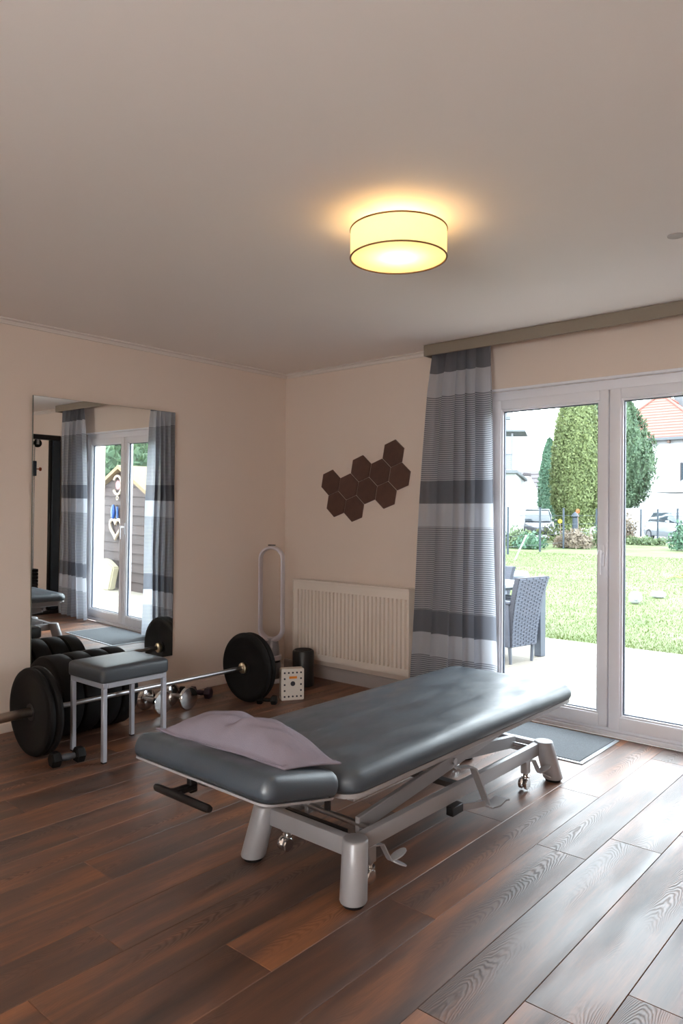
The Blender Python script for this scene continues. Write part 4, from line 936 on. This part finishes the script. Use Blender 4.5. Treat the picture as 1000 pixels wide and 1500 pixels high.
# bare tree, log pile, pole, post ornament
t = thing('bare_tree', 'bare branching tree in front of the white house wall at the right', 'tree', (-7.75, 42.5, G)); b = BM(); rb = random.Random(5)
def branch(p, d, L, r_, lv):
    q = p+d*L; tube(b, [p, (p+q)/2+Vector((rb.uniform(-.05, .05), 0, .03)), q], [r_, r_*.8, r_*.6], 5)
    if lv:
        for _ in range(3): branch(q, (d+Vector((rb.uniform(-.7, .7), rb.uniform(-.5, .5), rb.uniform(-.1, .6)))).normalized(), L*.72, r_*.58, lv-1)
branch(Vector((-7.75, 42.5, G)), Vector((-.1, 0, 1)), 2.4, .09, 4); obj('branches', b, 'bark', t)
for k in range(7):
    b = BM(); x = -7.95+.16*(k % 4)+(.08 if k > 3 else 0); z = G+.09+(.15 if k > 3 else 0); cyl(b, (x, 30.4, z), (x+.05, 31.0, z), .082, n=12)
    tag(obj('log', b, 'terracotta', base=(x, 30.7, G)), 'weathered cut log, '+['bottom row, leftmost', 'bottom row, second from left', 'bottom row, third from left', 'bottom row, rightmost', 'upper row, left', 'upper row, middle', 'upper row, right'][k]+' of the pile by the fence', 'log', 'logs in the pile by the fence')
b = BM(); cyl(b, (-5.97, 15.5, G), (-5.6, 15.5, .68), .022, n=10); tag(obj('garden_pole', b, 'render', base=(-5.97, 15.5, G)), 'thin white pole leaning in the grass in front of the shrubs', 'pole')
t = thing('garden_pillar', 'slim blue-grey garden pillar with a round cap under the thuja', 'pillar', (-8.5, 25.7, G)); b = BM(); cyl(b, (-8.5, 25.7, G), (-8.5, 25.7, 1.15), .13, .11, n=16); obj('shaft', b, 'fence', t)
b = BM(); lathe(b, [(.11, 0), (.17, .05), (.12, .15), (.03, .24)], (-8.5, 25.7, 1.15), n=16); obj('cap', b, 'fence', t)
for nm, x, y, z, mt, lb_ in (('flower', -8.5, 24.2, 1.0, 'yellow', 'yellow flower head under the thuja'), ('flower', -7.75, 24.2, 1.42, 'red', 'orange-red flower head low on the thuja')):
    t = thing(nm, lb_, 'flower', (x, y, G)); b = BM()
    for k in range(9): a = k*2*PI/9; lathe(b, [(.006, -.012), (.035, 0), (.006, .012)], (x+.055*math.cos(a), y, z+.055*math.sin(a)), (0, -1, 0), n=8)
    lathe(b, [(.04, -.03), (.035, .02), (.012, .03)], (x, y, z), (0, -1, 0), n=10); obj('petals', b, mt, t); b = BM(); tube(b, [(x, y, G), (x+.03, y, z*.5), (x, y, z)], .012, 6); obj('stem', b, 'bark', t)
# white balls on the lawn
b = BM(); bmesh.ops.create_uvsphere(b, u_segments=24, v_segments=16, radius=.1); bmesh.ops.translate(b, verts=b.verts, vec=(.41, 7.25, G+.095)); t = thing('ball', 'white ball with a grey patch on the lawn, the nearer one', 'ball', (.41, 7.25, G)); obj('shell', b, 'stone', t, 80)
b = BM(); lathe(b, [(.045, 0), (.04, .006), (.02, .012)], Vector((.41, 7.25, G+.095))+Vector((.45, -.85, -.1)).normalized()*.092, (.45, -.85, -.1), n=5); obj('patch', b, 'tabletop', t)
b = BM(); bmesh.ops.create_icosphere(b, subdivisions=3, radius=.1); 
for v in b.verts: v.co = Vector((v.co.x*1.25*(1+.08*math.sin(17*v.co.y)), v.co.y, v.co.z*.62*(1+.1*math.sin(23*v.co.x))))
bmesh.ops.translate(b, verts=b.verts, vec=(.42, 8.3, G+.055)); tag(obj('stone', b, 'stone', base=(.42, 8.3, G), smooth=80), 'flat white stone on the lawn, right of the ball', 'stone')
# arching leaf plant at the right edge
t = thing('leafy_plant', 'plant with long arching olive leaves at the right edge of the lawn', 'plant', (2.55, 3.7, G))
for k in range(9):
    a = PI+(-1.2+k*.3); L = .5+.1*math.sin(k*2.1); b = BM(); pts = []
    for s in np.linspace(0, 1, 8): pts.append((2.55+L*s*math.cos(a), 3.7+L*s*math.sin(a)*.6, G+.35+.55*math.sin(PI*s*.62)*(.8+.1*math.sin(k))))
    pts[0] = (2.55, 3.7, G); strip(b, pts, (.02*math.sin(a)+.001, .03, .01), .004); obj('leaf', b, 'olive', t)

# ---------------------------------------------------------------- terrace furniture
O = Vector((1.2, 2.32, G)); e1 = Vector((.212, .977, 0)); e2 = Vector((-.977, .212, 0)); RT = Matrix((( -e2.x, e1.x, 0, 0), (-e2.y, e1.y, 0, 0), (0, 0, 1, 0), (0, 0, 0, 1)))
def loc(a, c, z): return O+e1*a+e2*c+Vector((0, 0, z))
def slabbox(b, a0, a1, c0, c1, z0, z1, bev=.006):
    prism(b, [loc(a0, c0, z0), loc(a1, c0, z0), loc(a1, c1, z0), loc(a0, c1, z0)], (0, 0, z1-z0))
    if bev: bmesh.ops.bevel(b, geom=list(b.edges), offset=bev, segments=1, affect='EDGES')
t = thing('garden_table', 'pale topped garden table on the terrace behind the rattan chair', 'garden table', loc(-.45, .8, 0))
b = BM(); slabbox(b, -1.15, .05, .07, 1.7, .68, .715); obj('tabletop', b, 'tabletop', t)
for a, c in ((0, 0.0), (-1.08, .16), (0, 1.6), (-1.08, 1.6)):
    b = BM(); slabbox(b, a-.04, a+.04, c-.04, c+.04, 0, .68 if c > .05 else .69); obj('leg', b, 'greyalu', t)
b = BM(); slabbox(b, -1.08, 0, .14, 1.6, .65, .68, 0); obj('apron', b, 'greyalu', t)
def rattan_chair(a, c, ang, label):
    """built facing +X locally, then turned"""
    p = loc(a, c, 0); t = thing('rattan_chair', label, 'garden chair', p, 'grey rattan chairs on the terrace'); R = Matrix.Translation(p) @ Matrix.Rotation(ang, 4, 'Z')
    def add(fn, name, mat, sm=40):
        b = BM(); fn(b); xf(b.verts, R); return obj(name, b, mat, t, sm)
    add(lambda b: box(b, (-.22, -.172, .30), (.24, .172, .42), .02, 2), 'seat', 'rattan')
    def back(b):
        n = 10; secs = []
        for i in range(n+1):
            s = i/n; z = .16+.65*s; x = -.23-.02*s-.10*s*s; w = .175+.04*s
            secs.append([b.verts.new(v) for v in ((x, -w, z), (x, w, z), (x+.05, w, z), (x+.05, -w, z))])
        for A_, B_ in zip(secs, secs[1:]):
            for k in range(4): b.faces.new((A_[k], A_[(k+1) % 4], B_[(k+1) % 4], B_[k]))
        b.faces.new(list(reversed(secs[0]))); b.faces.new(secs[-1])
    add(back, 'backrest', 'rattan_dark')
    def weave(b):
        for i in range(36):
            s = (i+.5)/36; z = .165+.64*s; x = -.23-.02*s-.10*s*s-.003; w = .173+.04*s
            for k in range(9):
                y0_ = -w+2*w*k/9; dx = .004 if (i+k) % 2 else 0; box(b, (x-.004-dx, y0_+.002, z-.0068), (x+.003-dx, y0_+2*w/9-.002, z+.0068))
    add(weave, 'weave', 'rattan', None)['kind'] = 'stuff'
    for s in (-1, 1):
        add(lambda b: box(b, (-.22, s*.19-.018, .16), (.24, s*.19+.018, .56), .012, 2), 'side_panel', 'rattan')
        add(lambda b: box(b, (-.24, s*.19-.028, .56), (.25, s*.19+.028, .59), .01, 2), 'armrest', 'rattan')
        for x in (-.2, .2):
            add(lambda b: cyl(b, (x, s*.15, .0), (x, s*.165, .20), .014, .02, n=12), 'leg', 'greyalu')
face = math.atan2(e2.y, e2.x)
rattan_chair(-.40, .10, face, 'grey rattan armchair with its back to the patio door')
rattan_chair(.17, .95, face+PI/2, 'grey rattan armchair on the far side of the pale table')
t = thing('side_table', 'low dark grey slab-topped table on the lawn edge behind the chairs', 'side table', (-.05, 3.9, G))
ST = Matrix.Translation((.47, 3.56, 0)) @ Matrix.Rotation(math.radians(28), 4, 'Z')
b = BM(); vs = box(b, (-1.0, 0, .54), (0, .75, .605), .015); xf(vs, ST); obj('tabletop', b, 'greyalu', t)
for x in (-.92, -.08):
    for y in (.08, .67):
        b = BM(); vs = box(b, (x-.03, y-.03, G), (x+.03, y+.03, .54)); xf(vs, ST); obj('leg', b, 'greyalu', t)
# wing wall and shed seen only through the mirror
b = BM(); box(b, (4.5, .26, G), (4.75, .72, 2.6)); struct('wall_wing', b, 'render')
t = thing('garden_shed', 'brown boarded garden shed with pointed roof, seen in the mirror through the door', 'shed', (6.15, 2.6, G))
SX0, SX1, SY, SE, SR = 5.15, 7.25, 2.02, 1.36, 1.88; mid = (SX0+SX1)/2
b = BM(); prism(b, [(SX0, SY, G), (SX1, SY, G), (SX1, SY, SE), (mid, SY, SR), (SX0, SY, SE)], (0, 1.8, 0)); obj('body', b, 'wood', t, None)
nb = 13
for k in range(nb):
    z0_ = G+k*.15; z1_ = z0_+.165
    if z0_ > SR-.08: break
    def xlim(z): return (SX0, SX1) if z <= SE else (SX0+(z-SE)/(SR-SE)*(mid-SX0), SX1-(z-SE)/(SR-SE)*(SX1-mid))
    a0, a1 = xlim(z0_), xlim(min(z1_, SR-.02)); b = BM()
    prism(b, [(a0[0], SY-.028, z0_), (a0[1], SY-.028, z0_), (a1[1], SY-.006, min(z1_, SR-.02)), (a1[0], SY-.006, min(z1_, SR-.02))], (0, .022, 0)); obj('board', b, 'wood', t, None)
for s in (-1, 1):
    b = BM(); xe = SX0-.15 if s < 0 else SX1+.15; ze = SE-.07
    prism(b, [(xe, SY-.12, ze), (mid, SY-.12, SR+.0), (mid, SY-.12, SR+.06), (xe, SY-.12, ze+.06)], (0, 2.0, 0)); obj('roof_panel', b, 'shedroof', t, None)
# ornaments on the shed wall
def ornament(label, cat, name, pts, r_, mat, hang):
    t = thing(name, label, cat, hang); b = BM(); tube(b, pts, r_, 8, name == 'heart_wreath'); obj('hoop', b, mat, t); return t
cx, cz = 6.31, 1.62
t = ornament('pale open hoop ornament with pink inside, top of the shed wall', 'ornament', 'hoop_ornament', [(cx+.13*math.cos(a), SY-.05, cz+.15*math.sin(a)) for a in np.linspace(.6, 2*PI-.6, 20)], .022, 'heart', (cx, SY-.05, cz+.15))
b = BM(); cyl(b, (cx-.01, SY-.05, cz), (cx-.01, SY-.03, cz), .075, n=16); obj('pink_centre', b, 'pink', t); b = BM(); tube(b, [(cx+.03*math.cos(a), SY-.05, cz-.21+.03*math.sin(a)) for a in np.linspace(0, 2*PI, 12, endpoint=False)], .009, 6, True); obj('small_ring', b, 'heart', t)
cx, cz = 6.40, 1.18; t = thing('blue_ornament', 'small blue hanging ornament in the middle of the shed wall', 'ornament', (cx, SY-.05, cz)); b = BM(); lathe(b, [(.01, -.11), (.03, -.09), (.04, 0), (.03, .08), (.015, .12)], (cx, SY-.07, cz), n=14); obj('vessel', b, 'blue', t); b = BM(); tube(b, [(cx-.09, SY-.05, cz+.09), (cx-.1, SY-.05, cz-.1)], .02, 6); obj('tag', b, 'blue', t)
cx, cz = 6.34, .93; hp = []
for k in range(28):
    a = 2*PI*k/28; hp.append((cx+.011*16*math.sin(a)**3, SY-.055, cz+.011*(13*math.cos(a)-5*math.cos(2*a)-2*math.cos(3*a)-math.cos(4*a))))
ornament('pale heart wreath on the shed wall below the blue ornament', 'wreath', 'heart_wreath', hp, .026, 'heart', (cx, SY-.05, cz+.1))
t = thing('paper_sack', 'cream sack leaning at the foot of the shed', 'sack', (6.3, 1.8, G)); b = BM(); prism(b, [(6.12, 1.85, G), (6.42, 1.85, G), (6.56, 1.95, .42), (6.38, 1.95, .40), (6.16, 1.95, .30)], (0, -.12, 0)); bmesh.ops.bevel(b, geom=list(b.edges), offset=.02, segments=2, affect='EDGES'); obj('sack', b, 'paper', t)
conifer('dark_conifer', 16.3, 8.0, 4.0, 2.0, egg, 'darkconifer', 'loose green tree behind the shed, seen only in the mirror', 6000, .4, (.08, .22))
